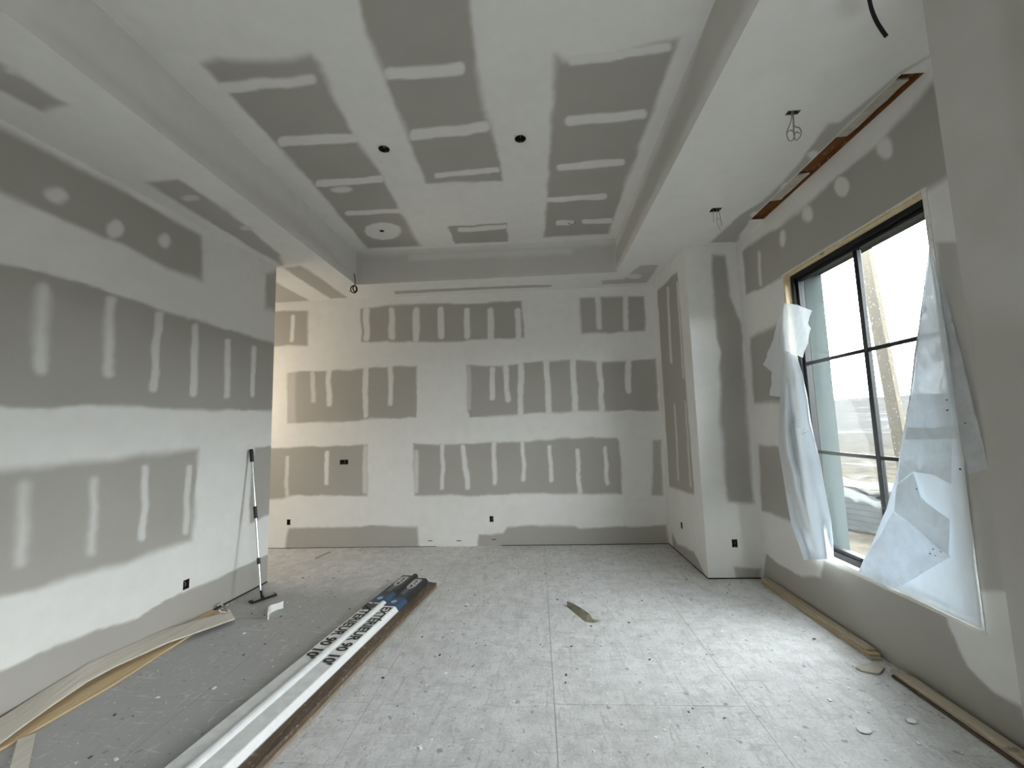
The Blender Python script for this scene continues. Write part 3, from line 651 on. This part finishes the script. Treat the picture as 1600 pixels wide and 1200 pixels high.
# ------------------------------------------------------------------ electrical boxes in the cut-outs
def ebox(name, origin, ux, uz, hw, hh, depth_dir, label, wires=2, mat='dark_hollow'):
    o_, ux, uz, dd = Vector(origin), Vector(ux), Vector(uz), Vector(depth_dir)
    t = thing(name, label, 'electrical box'); D = .055
    def quadbox(bm, a, b_, c, d, e, f): # ranges along ux, uz, dd
        vs = [bm.verts.new(o_+ux*x+uz*z+dd*y) for y in (e, f) for z in (c, d) for x in (a, b_)]
        for q in ((0, 1, 3, 2), (4, 6, 7, 5), (0, 4, 5, 1), (2, 3, 7, 6), (0, 2, 6, 4), (1, 5, 7, 3)): bm.faces.new([vs[i] for i in q])
    bm = bmesh.new(); k = .003
    quadbox(bm, -hw, hw, -hh, hh, D, D+k)
    quadbox(bm, -hw, -hw+k, -hh, hh, 0, D); quadbox(bm, hw-k, hw, -hh, hh, 0, D); quadbox(bm, -hw+k, hw-k, hh-k, hh, 0, D); quadbox(bm, -hw+k, hw-k, -hh, -hh+k, 0, D)
    bmesh.ops.recalc_face_normals(bm, faces=bm.faces[:])
    obj('box_body', bm, mat, t)
    for s in (-1, 1):
        bm = bmesh.new(); quadbox(bm, -.006, .006, s*hh-(.008 if s > 0 else 0), s*hh+(0 if s > 0 else .008), .004, .006); obj('screw_tab', bm, 'galvanised', t)
    for q in range(wires):
        x = (q-(wires-1)/2)*.016
        pts = [o_+ux*x+uz*(hh*.6)+dd*.05, o_+ux*(x*1.4)+uz*.01+dd*.02, o_+ux*(x*.6)-uz*(hh*.4)+dd*.018, o_+ux*(-x)-uz*(hh*.1)+dd*.04]
        obj('wire', tube(pts, .0028, 6, None, 4), 'gray_wire' if q % 2 else 'black_wire', t, smooth=True)
    return t
def hc(h): return (h[0]+h[1])/2, (h[2]+h[3])/2
h = OB[0]; c = hc(h); ebox('switch_box', (c[0], YD, c[1]), (1, 0, 0), (0, 0, 1), .068, .037, (0, 1, 0), 'wide dark double electrical box set sideways in the back wall', 3)
h = OB[1]; c = hc(h); ebox('outlet_box', (c[0], YD, c[1]), (1, 0, 0), (0, 0, 1), HW, HH, (0, 1, 0), 'dark outlet box low on the warm-lit left end of the back wall')
h = OB[2]; c = hc(h); ebox('outlet_box', (c[0], YD, c[1]), (1, 0, 0), (0, 0, 1), HW, HH, (0, 1, 0), 'dark outlet box low in the middle of the back wall')
h = OCL[0]; c = hc(h); ebox('outlet_box', (XC, c[0], c[1]), (0, 1, 0), (0, 0, 1), HW, HH, (1, 0, 0), 'dark outlet box low on the side of the far pillar')
h = OCF[0]; c = hc(h); ebox('outlet_box', (c[0], YC, c[1]), (1, 0, 0), (0, 0, 1), .031, .045, (0, 1, 0), 'dark outlet box low on the front of the far pillar')
h = OL[0]; c = hc(h); lt = Vector((-XLS*-1, 1, 0)).normalized(); lt = Vector((xl(c[0]+1)-xl(c[0]), 1, 0)).normalized()
ebox('outlet_box', (xl(c[0]), c[0], c[1]), lt, (0, 0, 1), .033, .045, (-1, 0, 0), 'dark outlet box low on the left wall above the boards')
for i, c in enumerate(OCT):
    t = ebox('ceiling_box', (c[0], c[1], ZT), (1, 0, 0), (0, 1, 0), .052, .052, (0, 0, 1), ('dark junction box in the tray ceiling, the left of the pair', 'dark junction box in the tray ceiling, the right of the pair')[i], 3)
t = ebox('ceiling_hole', (SH[0], SH[1], ZT), (1, 0, 0), (0, 1, 0), .03, .03, (0, 0, 1), 'small dark hole inside a white round patch of the tray ceiling', 1)
t['category'] = 'hole'
# drywall lips that close the corners of the square cut-outs to round ones
def lip(cx, cy, z, half, parent, n=8):
    bm = bmesh.new(); ring = []
    for k in range(n*4):
        a = 2*math.pi*k/(n*4); sx, sy = math.cos(a), math.sin(a); s = half/max(abs(sx), abs(sy))*1.02
        ring.append((bm.verts.new((cx+sx*half*.98, cy+sy*half*.98, z)), bm.verts.new((cx+sx*s, cy+sy*s, z))))
    for k in range(len(ring)):
        a, b_ = ring[k], ring[(k+1) % len(ring)]; bm.faces.new((a[0], b_[0], b_[1], a[1]))
    me = bpy.data.meshes.new('board_lip'); bm.to_mesh(me); bm.free()
    at = me.attributes.new('mud', 'FLOAT', 'POINT'); at.data.foreach_set('value', [.9]*len(me.vertices))
    obj('board_lip', me, 'drywall', parent)
for c in OCT: lip(c[0], c[1], ZT, .052, ceil)
lip(SH[0], SH[1], ZT, .03, ceil)

# ------------------------------------------------------------------ wires hanging from the ceiling
def loop_pts(c, rx, rz, n, ang, turns=1., ph=0.):
    ca, sa = math.cos(ang), math.sin(ang)
    return [Vector((c[0]+rx*math.cos(ph+2*math.pi*turns*k/n)*ca, c[1]+rx*math.cos(ph+2*math.pi*turns*k/n)*sa, c[2]+rz*math.sin(ph+2*math.pi*turns*k/n))) for k in range(n+1)]
h = CB[1]; c = hc(h); top = Vector((c[0], c[1], ZS))
t = thing('coiled_wire', 'grey cable bundle twisted into two loops hanging near the wide ceiling gap', 'cable')
lz = ZS-.155
obj('cable', tube([top+Vector((0, 0, .03)), top+Vector((-.002, 0, -.06)), top+Vector((-.008, 0, -.15)), top+Vector((-.006, 0, -.20))], .0048, 8, None, 6), 'gray_wire', t, smooth=True)
obj('cable', tube([top+Vector((-.004, 0, .03)), top+Vector((-.02, -.004, -.06)), top+Vector((-.050, -.01, -.125)), top+Vector((-.062, -.01, -.155)), top+Vector((-.05, 0, -.20)), top+Vector((-.02, .005, -.205)), top+Vector((-.004, 0, -.16)), top+Vector((-.03, -.006, -.135)), top+Vector((-.055, -.008, -.15))], .0036, 8, None, 6), 'gray_wire', t, smooth=True)
obj('cable', tube([top+Vector((.0, 0, -.10)), top+Vector((.012, 0, -.112)), top+Vector((.030, 0, -.115)), top+Vector((.042, 0, -.145)), top+Vector((.034, 0, -.18)), top+Vector((.01, .004, -.205)), top+Vector((-.01, 0, -.19)), top+Vector((.005, -.004, -.15)), top+Vector((.03, 0, -.16))], .0036, 8, None, 6), 'gray_wire', t, smooth=True)
t2 = ebox('ceiling_box', (c[0], c[1], ZS), (1, 0, 0), (0, 1, 0), .045, .022, (0, 0, 1), 'narrow junction slot in the side ceiling above the grey coiled cable', 0, 'galvanised')
h = CB[0]; c = hc(h); top = Vector((c[0], c[1], ZS))
ebox('ceiling_box', (c[0], c[1], ZS), (1, 0, 0), (0, 1, 0), .05, .04, (0, 0, 1), 'black junction box in the side ceiling near the far pillar', 0)
t = thing('loose_wires', 'thin bare wire ends dangling from the black ceiling box near far pillar', 'wire')
for a, b_, cc in (((-.025, 0), (-.026, -.10), (-.025, -.13)), ((.01, .006), (.012, -.09), (.04, -.10)), ((.012, .008), (.006, -.15), (.03, -.21)), ((.035, .005), (.045, -.11), (.05, -.17))):
    obj('wire', tube([top+Vector((a[0], 0, .04)), top+Vector((a[0], 0, -.03)), top+Vector((b_[0], 0, b_[1])), top+Vector((cc[0], 0, cc[1]))], .0022, 6, None, 5), 'gray_wire', t, smooth=True)
# black cable at the top of the picture
pa = on((1355, -30), 2, ZS); depth = pa[1]
pp = [on((1353, -34), 1, depth), on((1357, -8), 1, depth), on((1362, 15), 1, depth), on((1371, 36), 1, depth), on((1385, 57), 1, depth)]
pp[0][2] = ZS+.0
obj('black_cable', tube([V(p) for p in pp], .0085, 10, None, 6), 'black_wire', label='short black cable end curving down from the ceiling at the top edge', cat='cable', smooth=True)
# small coil on the tray corner
cc = V(on((553, 452), 1, YB-.10)); tp = V(on((553, 433), 1, YB-.10))
t = thing('cable_coil', 'small black cable coil dangling at the back left corner of the tray', 'cable')
obj('lead', tube([Vector((TL+.002, tp.y+.02, tp.z+.06)), tp+Vector((.01, 0, .02)), tp+Vector((.018, 0, -.06)), cc+Vector((.012, 0, .05))], .005, 8, None, 6), 'black_wire', t, smooth=True)
obj('coil', tube(loop_pts(cc, .045, .055, 36, .2, 2), .0075, 8), 'black_wire', t, smooth=True)
obj('coil', tube(loop_pts(cc+Vector((.018, -.012, .004)), .03, .045, 40, 1.1, 2), .009, 8), 'black_wire', t, smooth=True)
obj('loose_end', tube([cc+Vector((-.04, 0, -.02)), cc+Vector((-.07, 0, -.03))], .004, 6), 'black_wire', t, smooth=True)
# bracket on the tray ceiling at the back
ph_ = upZ(ZT)((896, 346)); a = Vector((ph_[0], ph_[1], ZT))
t = thing('wire_stub', 'short bent wire stub poking from the rear of the tray ceiling', 'wire')
obj('wire', tube([a+Vector((.02, 0, .0)), a+Vector((.02, -.01, -.035)), a+Vector((-.03, -.01, -.045)), a+Vector((-.07, 0, -.02))], .006, 6, None, 5), 'gray_wire', t, smooth=True)

# ------------------------------------------------------------------ pole sander against the left wall
wt = on_left((392.5, 702), .035); head = V(on((408, 935), 2, .055)); tip = V(wt)
t = thing('pole_sander', 'drywall pole sander leaning on left wall, silver telescopic pole and black grip', 'tool')
d = (tip-head).normalized(); L = (tip-head).length
def seg(f0, f1, r, nm, mat, n=12): obj(nm, tube([head+d*L*f0, head+d*L*f1], r, n), mat, t, smooth=False)
seg(.05, .25, .0085, 'lower_pole', 'steel_pole'); seg(.25, .57, .0105, 'middle_pole', 'steel_pole'); seg(.57, .93, .0125, 'upper_pole', 'steel_pole')
seg(.215, .255, .017, 'collar', 'black_plastic'); seg(.515, .595, .019, 'collar', 'black_plastic')
obj('grip', tube([head+d*L*.908, head+d*L*.93, head+d*L*.985, head+d*L], [.019, .021, .022, .016], 12), 'black_plastic', t)
ha, hb = V(on((391, 940), 2, .02)), V(on((430, 927), 2, .02))
obj('sanding_head', extrude_profile([(-.041, -.018), (.041, -.018), (.041, -.004), (.03, .004), (-.03, .004), (-.041, -.004)], ha, hb), 'black_plastic', t)
hm = (ha+hb)/2
obj('clamp', extrude_profile([(-.03, .004), (.03, .004), (.03, .010), (-.03, .010)], ha+(hb-ha)*.08, ha+(hb-ha)*.92), 'galvanised', t)
obj('swivel_joint', tube([hm+Vector((0, 0, .0)), (hm+head)/2+Vector((0, 0, .006)), head+d*L*.06], [.02, .013, .011], 10), 'black_plastic', t)

# ------------------------------------------------------------------ bundles of corner bead on the floor
def text_mesh(body, size, name, mat, parent, org, dr, upv, align='LEFT', bold=0.):
    cu = bpy.data.curves.new('t', 'FONT'); cu.body = body; cu.size = size; cu.align_x = align; cu.align_y = 'CENTER'; cu.offset = bold; cu.resolution_u = 3
    to = bpy.data.objects.new('t', cu); COL.objects.link(to); dg = bpy.context.evaluated_depsgraph_get(); dg.update()
    me = bpy.data.meshes.new_from_object(to.evaluated_get(dg)); bpy.data.objects.remove(to); bpy.data.curves.remove(cu)
    dr, upv = Vector(dr).normalized(), Vector(upv).normalized(); nn = dr.cross(upv)
    mm = Matrix(((dr.x, upv.x, nn.x, org[0]), (dr.y, upv.y, nn.y, org[1]), (dr.z, upv.z, nn.z, org[2]), (0, 0, 0, 1)))
    me.transform(mm); me.name = name
    return obj(name, me, mat, parent)
ZB = .078
farA, nearA = V(on((630, 899), 2, ZB)), V(on((256, 1200), 2, ZB))
bd = (nearA-farA); bd.z = 0; bd.normalize(); bx_ = Vector((0, 0, 1)).cross(bd).normalized()
if bx_.x < 0: bx_ = -bx_
farA.z = 0
UP = Vector((0, 0, 1))
def prof_pts(kind):
    if kind == 'A':
        p = [(0, .006), (0, ZB), (.112, ZB)]
        for k in range(9):
            a = math.radians(150-k*22.5); p.append((.148+.036*math.cos(a), ZB-.012+.036*math.sin(a)))
        return p + [(.175, .006)]
    return [(0, .006), (0, ZB), (.118, ZB), (.126, ZB-.003), (.158, ZB-.045), (.158, .006)]
def sweep(prof, o_, l0, l1): # across -> bx_, along bd
    bm = bmesh.new(); A = [bm.verts.new(o_+bx_*u+UP*v+bd*l0) for u, v in prof]; B = [bm.verts.new(o_+bx_*u+UP*v+bd*l1) for u, v in prof]; n = len(prof)
    for i in range(n): bm.faces.new((A[i], A[(i+1) % n], B[(i+1) % n], B[i]))
    bm.faces.new(A[::-1]); bm.faces.new(B); bmesh.ops.recalc_face_normals(bm, faces=bm.faces[:]); return bm
def grow(prof, e):
    cx = sum(p[0] for p in prof)/len(prof); cz = sum(p[1] for p in prof)/len(prof)
    return [(p[0]+(e if p[0] > cx else -e), p[1]+(e if p[1] > cz else -e)) for p in prof]
def bead(kind, o_, label):
    t = thing('corner_bead_bundle', label, 'corner bead', group='corner bead bundles on the floor')
    pr = prof_pts(kind); LB = 3.05
    if kind == 'A':
        flatp = [(0, .006), (0, ZB), (.112, ZB), (.112, .006)]; rid = pr[2:]+[(.112, .006)]
        obj('flange', sweep(flatp, o_, .02, LB), 'bead_white', t); obj('rounded_nose', sweep([(.113, .006)]+pr[2:], o_, .02, LB), 'bead_ridge', t)
    else:
        obj('flange', sweep([(0, .006), (0, ZB), (.118, ZB), (.118, .006)], o_, .02, LB), 'bead_white', t)
        obj('bevelled_edge', sweep([(.119, .006), (.119, ZB), (.126, ZB-.003), (.158, ZB-.045), (.158, .006)], o_, .02, LB), 'label_white', t)
    sl = [(-.003, .004)]+[(u+(.003 if u > .05 else -.003), v+.003) for u, v in pr[1:-1]]+[(pr[-1][0]+.003, .004)]
    lab = obj('black_label', sweep(sl, o_, .0, .56), 'label_black', t)
    e = .0045
    sl2 = [(-.004, .003)]+[(u+(.0035 if u > .05 else -.004), v+.0035) for u, v in pr[1:-1]]+[(pr[-1][0]+.004, .003)]
    blue = obj('blue_label', sweep(sl2, o_, .56, .76), 'label_blue', t)
    w0 = [(-.002, ZB-.003), (-.002, ZB+.002), (.113 if kind == 'A' else .119, ZB+.002), (.113 if kind == 'A' else .119, ZB-.003)]
    wl = obj('white_label', sweep(w0, o_, .76, 1.62), 'label_white', t)
    zt = ZB+.0038
    # logo in a white outlined badge
    c = o_+bx_*.058+bd*.17+UP*(zt+.0006)
    shp = [(-.046, -.10), (-.046, .09), (-.012, .155), (.022, .155), (.046, .09), (.046, -.10), (.02, -.125), (-.02, -.125)]
    def flatpoly(pts, zo):
        bm = bmesh.new(); v = [bm.verts.new(c+bx_*u+bd*w_+UP*zo) for u, w_ in pts]; f = bm.faces.new(v); f.normal_update()
        if f.normal.z < 0: f.normal_flip()
        return bm
    obj('badge', flatpoly(shp, .0), 'label_white', lab)
    obj('badge', flatpoly([(u*.86, w_*.92) for u, w_ in shp], .0006), 'label_black', lab)
    obj('badge', flatpoly([(u*.74, w_*.84) for u, w_ in shp], .0012), 'label_white', lab)
    obj('badge', flatpoly([(u*.64, w_*.76) for u, w_ in shp], .0018), 'label_black', lab)
    text_mesh('CGC', .085, 'printed_logo', 'label_white', lab, c+UP*.0026-bd*.085, bd, bx_, 'LEFT', .002)
    for q in range(3):
        for r_ in range(2):
            a0 = .34+r_*.07
            bm = bmesh.new(); v = [bm.verts.new(o_+bx_*(.035+q*.018+uu)+bd*(a0+ll)+UP*(zt+.0008)) for uu, ll in ((0, 0), (.005, 0), (.005, .06), (0, .06))]
            f = bm.faces.new(v); f.normal_update(); 
            if f.normal.z < 0: f.normal_flip()
            obj('printed_line', bm, 'label_cyan', lab)
    bm = bmesh.new(); v = [bm.verts.new(o_+bx_*(.058+.028*math.cos(k*math.pi/8))+bd*(.66+.036*math.sin(k*math.pi/8))+UP*(zt+.0012)) for k in range(16)]; f = bm.faces.new(v); f.normal_update()
    if f.normal.z < 0: f.normal_flip()
    obj('round_emblem', bm, 'label_cyan', blue)
    text_mesh("EXTÉRIEUR 90 10'", .128, 'printed_text', 'print_black', wl, o_+bx_*.056+bd*.785+UP*(ZB+.0035), bd, bx_, 'LEFT', .0045)
    return t
bA = bead('A', farA, 'corner bead bundle with rounded white nose, torn label, left of the pair')
oB = V(on((649, 903), 2, ZB)); oB.z = 0
oB = farA + bx_*max(.186, (oB-farA).dot(bx_)) + bd*max(.0, (oB-farA).dot(bd))
bB = bead('B', oB, 'white corner bead bundle with a sharp slanted edge, touching the brown boards')
# torn flap and near-end print on the left bundle
bm = bmesh.new(); o_ = farA+bd*.86+UP*(ZB+.004)
pts = [(-.01, 0, .0), (.03, -.02, .03), (.07, .01, .022), (.10, -.01, .04), (.12, .03, .01), (.09, .06, .006), (.05, .05, .03), (.01, .07, .004)]
v = [bm.verts.new(o_+bx_*a+bd*b_+UP*c) for a, b_, c in pts]; cv = bm.verts.new(o_+bx_*.05+bd*.03+UP*.012)
for i in range(len(v)): bm.faces.new((v[i], v[(i+1) % len(v)], cv))
obj('torn_wrapper', bm, 'dark_bit', bA)
bm = bmesh.new(); c = farA+bd*2.90+bx_*.055+UP*(ZB+.0012)
ring = [[bm.verts.new(c+bx_*r*math.cos(k*math.pi/10)+bd*r*1.2*math.sin(k*math.pi/10)) for k in range(20)] for r in (.03, .04)]
for k in range(20): bm.faces.new((ring[0][k], ring[0][(k+1) % 20], ring[1][(k+1) % 20], ring[1][k]))
obj('round_emblem', bm, 'label_blue', bA)
# brown boards next to the bundles
oC = oB + bx_*.166
for nm, u0, u1, z0, z1, l0, lab in (('floor_board', 0, .115, .001, .022, .05, 'brown board lying on the floor along the bead bundles, lower of the two'),
                                    ('floor_board', .0, .095, .023, .042, .02, 'brown board along the bead bundles, upper of the two')):
    obj(nm, sweep([(u0, z0), (u0, z1), (u1-.004, z1), (u1, z1-.004), (u1, z0)], oC, l0, 3.2), 'tan_board' if z0 < .01 else 'brown_board', label=lab, cat='board', group='brown boards beside the bead bundles')
bm = bmesh.new()
for u, l, s in ((.02, .01, .012), (.04, -.005, .009), (.07, .0, .007)): 
    c = oC+bx_*u+bd*(l+.06)+UP*(.042+s); box(bm, c-Vector((s, s, s)), c+Vector((s*1.2, s, s*.8)))
obj('mortar_crumbs', bm, 'dark_bit', label='little dark crumbs on the far end of the brown boards', cat='debris', kind='stuff')

# ------------------------------------------------------------------ boards along the left wall
def strip_board(stations, th, name, mat, label, cols=3):
    """stations: (front point, back point) pairs; thickness hangs below"""
    bm = bmesh.new(); T_, Bt = [], []
    for a, b_ in stations:
        a, b_ = Vector(a), Vector(b_); n = Vector((0, 0, 1))
        T_.append([bm.verts.new(a.lerp(b_, k/cols)) for k in range(cols+1)]); Bt.append([bm.verts.new(a.lerp(b_, k/cols)-n*th) for k in range(cols+1)])
    n = len(stations)
    for i in range(n-1):
        for k in range(cols):
            bm.faces.new((T_[i][k], T_[i+1][k], T_[i+1][k+1], T_[i][k+1])); bm.faces.new((Bt[i][k], Bt[i][k+1], Bt[i+1][k+1], Bt[i+1][k]))
        bm.faces.new((T_[i][0], Bt[i][0], Bt[i+1][0], T_[i+1][0])); bm.faces.new((T_[i][cols], T_[i+1][cols], Bt[i+1][cols], Bt[i][cols]))
    for e in (0, n-1):
        for k in range(cols): bm.faces.new((T_[e][k], T_[e][k+1], Bt[e][k+1], Bt[e][k]))
    bmesh.ops.recalc_face_normals(bm, faces=bm.faces[:])
    return obj(name, bm, mat, label=label, cat='board', group='boards along the left wall')
# lower straight board
fr = [(0, 1170), (50, 1142), (115, 1104), (175, 1070), (250, 1022), (305, 987), (362, 957)]
F0 = [on(p, 2, .016) for p in fr]
st = []
ext = V(F0[0])+(V(F0[0])-V(F0[2]))*1.2
pts = [ext]+[V(p) for p in F0]
for i, p in enumerate(pts):
    xb = max(xl(p.y)+.012, p.x-.33); st.append((p, Vector((xb, p.y+.06, .018))))
strip_board(st, .0145, 'plywood_strip', 'pine', 'straight yellow board flat on the floor under the bowed board, left wall')
# upper bowed board leaning on the wall
fr = [(0, 1160), (25, 1141), (75, 1105), (137, 1063), (180, 1040), (262, 1003), (305, 988), (367, 966)]
bk = [(0, 1122), (25, 1106), (75, 1074), (137, 1037), (180, 1018), (256, 984.5), (300, 971), (360, 954.5)]
st = []
for i, (f_, b_) in enumerate(zip(fr, bk)):
    zf = (.046, .05, .056, .06, .06, .054, .050, .042)[i]
    a = V(on(f_, 2, zf))
    wv = V(on_left(b_, .012)); zb = V(on(b_, 2, .055))
    q = zb if (i >= 6 or zb.x > wv.x) else wv
    q.z = max(q.z, .052)
    st.append((a, q))
e0 = st[0][0]+(st[0][0]-st[1][0])*2.4; e1 = Vector((xl(e0.y)+.014, st[0][1].y+(st[0][1].y-st[1][1].y)*2.4, st[0][1].z)); e0.z = .03
st = [(e0, e1)]+st
bowed = strip_board(st, .012, 'plywood_strip', 'dusty_ply', 'bowed dusty board twisted against the left wall, on top of the yellow board')
# splintered drywall shreds at the far end
bm = bmesh.new()
for k in range(16):
    c = V(on((random.uniform(338, 364), random.uniform(938, 957)), 2, .07)); s = random.uniform(.008, .02)
    c.z = random.uniform(.03, .075); c.x = max(c.x, xl(c.y)+.03)
    vs = box(bm, Vector((-s*1.6, -s*.5, -.003)), Vector((s*1.6, s*.5, .003))); bmesh.ops.transform(bm, matrix=Matrix.Translation(c) @ Matrix.Rotation(random.uniform(-1, 1), 4, 'Z') @ Matrix.Rotation(random.uniform(-.6, .6), 4, 'Y'), verts=vs)
obj('splinters', bm, 'dusty_ply', bowed, kind='stuff')
# short grey stick at the bottom left corner
a, b_ = V(on((42, 1150), 2, .02)), V(on((26, 1215), 2, .02)); dd = (b_-a); a.z = b_.z = .0
obj('wood_offcut', extrude_profile([(-.036, .001), (.036, .001), (.036, .02), (-.036, .02)], a, b_), 'dusty_ply', label='short pale stick end on the floor at the bottom left corner', cat='offcut')

# ------------------------------------------------------------------ boards along the right wall
def rboard(y0, y1, x0, x1, z0, z1, label, mat='trim_wood', tw=0.):
    bm = bmesh.new(); v = box(bm, (x0, y0, z0), (x1, y1, z1)); bmesh.ops.bevel(bm, geom=bm.edges[:], offset=.003, segments=1, affect='EDGES')
    return obj('trim_board', bm, mat, label=label, cat='board', group='boards along the right wall')
ye = float(on((1366, 1018), 2, .05)[1])
rboard(ye-.03, 4.93, 2.405, 2.492, .002, .018, 'lowest of three stacked thin boards below the window, far end of right wall')
rboard(ye-.005, 4.92, 2.415, 2.495, .020, .034, 'middle of three stacked thin boards below the window, far end of right wall', 'pine')
rboard(ye+.03, 4.97, 2.42, 2.492, .036, .054, 'top of three stacked thin boards below the window, far end of right wall')
yn = float(on((1376, 1046), 2, .04)[1])
rboard(1.95, yn-.02, 2.385, 2.47, .002, .020, 'lower of two stacked boards by the near end of the right wall', 'brown_board')
rboard(1.95, yn, 2.392, 2.478, .022, .044, 'upper of two stacked boards by the near end of the right wall')
pl = [(1336, 1038), (1343, 1034), (1360, 1031), (1375, 1032), (1382, 1040), (1374, 1049), (1362, 1046), (1345, 1043)]
bm = bmesh.new(); v0 = [bm.verts.new(on(p, 2, .030)*np.array([1, 1, 0])+np.array([0, 0, .022 if i in (3, 4, 5) else .012])) for i, p in enumerate(pl)]
ext = bmesh.ops.extrude_face_region(bm, geom=[bm.faces.new(v0)]); bmesh.ops.translate(bm, verts=[q for q in ext['geom'] if isinstance(q, bmesh.types.BMVert)], vec=(0, 0, -.011)); bmesh.ops.recalc_face_normals(bm, faces=bm.faces[:])
obj('drywall_scrap', bm, 'gypsum', label='grey torn scrap lying between the two board stacks at right wall', cat='scrap')

# ------------------------------------------------------------------ small things on the floor
# curled white strip standing on edge
base = [(418, 969), (418.5, 963), (422, 958), (430, 954), (441, 951)]
B0 = [V(on(p, 2, 0.)) for p in base]
bm = bmesh.new(); Q = []
for i in range(len(B0)-1):
    for k in range(5): Q.append(B0[i].lerp(B0[i+1], k/5))
Q.append(B0[-1]); rows = []
for i, q in enumerate(Q):
    z1 = .075+.01*math.sin(i*.3); ctr = Vector((.012, 0, 0))
    rows.append([bm.verts.new(q+Vector((0, 0, .001))), bm.verts.new(q+Vector((0, 0, z1))), bm.verts.new(q+Vector((.006, .008, z1))), bm.verts.new(q+Vector((.006, .008, .001)))])
for a, b_ in zip(rows, rows[1:]):
    for k in range(4): bm.faces.new((a[k], b_[k], b_[(k+1) % 4], a[(k+1) % 4]))
bm.faces.new(rows[0]); bm.faces.new(rows[-1][::-1]); bmesh.ops.recalc_face_normals(bm, faces=bm.faces[:])
obj('curled_strip', bm, 'white_paper', label='curled white strip standing on edge near the pole sander', cat='scrap')
# folded offcut in the middle of the floor
def fl(p, z): 
    q = V(on(p, 2, z)); return q
low = [(886, 948), (893, 954), (905, 964), (914, 971.5), (929, 973.5)]
top_ = [(886, 939.5), (896, 943), (908, 950), (920, 958), (930, 972.5)]
bm = bmesh.new(); lo_ = [bm.verts.new(fl(p, .001)) for p in low]; hi_ = [bm.verts.new(fl(p, z)) for p, z in zip(top_, (.045, .04, .036, .03, .003))]
bk_ = [bm.verts.new(fl(p, .001)+Vector((.075, .05, 0))) for p in low]
for i in range(4): bm.faces.new((lo_[i], lo_[i+1], hi_[i+1], hi_[i])); bm.faces.new((hi_[i], hi_[i+1], bk_[i+1], bk_[i]))
bmesh.ops.solidify(bm, geom=bm.faces[:], thickness=.002)
obj('folded_offcut', bm, 'scrap_olive', label='folded olive grey offcut lying alone in the middle of the floor', cat='scrap')
for p, s, lab in (((1350, 1142), .05, 'oval white flake on the floor near the right wall, the nearer one'), ((1424, 1128), .035, 'white flake on the floor beside the near right boards'), ((730, 945), .03, 'small white flake on the floor right of the bead bundles')):
    c = V(on(p, 2, 0.)); bm = bmesh.new()
    v = [bm.verts.new(c+Vector((s*.75*math.cos(k*.628)*(1+.15*math.sin(k*2.3)), s*.6*math.sin(k*.628), .002+.004*math.sin(k*1.2)**2))) for k in range(10)]
    e = bmesh.ops.extrude_face_region(bm, geom=[bm.faces.new(v)]); bmesh.ops.translate(bm, verts=[q for q in e['geom'] if isinstance(q, bmesh.types.BMVert)], vec=(0, 0, .004)); bmesh.ops.recalc_face_normals(bm, faces=bm.faces[:])
    obj('plaster_flake', bm, 'chip_white', label=lab, cat='flake', group='plaster flakes on the floor')
a, b_ = V(on((494, 873), 2, 0)), V(on((516, 863), 2, 0))
obj('thin_stick', extrude_profile([(-.02, .001), (.02, .001), (.02, .012), (-.02, .012)], a, b_), 'scrap_olive', label='thin stick on the floor near the left end of the back wall', cat='offcut')
# uncountable crumbs
def crumbs(name, n, mat, smin, smax, label, seed):
    rd = random.Random(seed); bm = bmesh.new()
    for _ in range(n):
        x, y = rd.uniform(-3.1, 2.35), rd.uniform(2.1, 6.4)
        if x < xl(y)+.05 or (x > XC-.02 and y > YC-.05): continue
        if abs((Vector((x, y, 0))-farA).dot(bx_)-.22) < .33 and y < 5.35: continue
        if x < -2.75 and y < 2.7: continue
        s = smin+(smax-smin)*rd.random()**3; a = rd.uniform(0, 3.1)
        vs = box(bm, (-s*1.3, -s*.8, 0), (s*1.3, s*.8, s*.5)); bmesh.ops.transform(bm, matrix=Matrix.Translation((x, y, .0005)) @ Matrix.Rotation(a, 4, 'Z') @ Matrix.Diagonal((1, 1, 1, 1)), verts=vs)
    obj(name, bm, mat, label=label, cat='debris', kind='stuff')
crumbs('plaster_crumbs', 420, 'chip_white', .002, .011, 'white plaster crumbs scattered over the whole subfloor', 3)
crumbs('dirt_crumbs', 240, 'dark_bit', .002, .009, 'dark dirt crumbs scattered over the whole subfloor', 5)
# slit marks low on the back wall
for px in ((672, 845), (717, 845), (772, 843)):
    c = V(on(px, 1, YD-.002)); obj('drywall_nick', bx(c-Vector((.035, .001, .006)), c+Vector((.035, .001, .006))), 'dark_bit', bpy.data.objects['wall_back'])
# dark joint lines where walls meet the floor
def gapline(a, b_, par, h_=.012):
    a, b_ = Vector(a), Vector(b_); obj('floor_gap', extrude_profile([(-.002, 0), (.002, 0), (.002, h_), (-.002, h_)], a, b_), 'dark_hollow', bpy.data.objects[par])
gapline((xl(4.0)+.003, 4.0, .001), (xl(YL)+.003, YL, .001), 'wall_left', .014)
gapline((XC-.003, YC, .001), (XC-.003, YD, .001), 'wall_pillar_side', .010); gapline((XC, YC-.003, .001), (XR, YC-.003, .001), 'wall_pillar_front', .012)
gapline((-4.5, YD-.003, .001), (-1.6, YD-.003, .001), 'wall_back', .006); gapline((-.6, YD-.003, .001), (XC, YD-.003, .001), 'wall_back', .008)
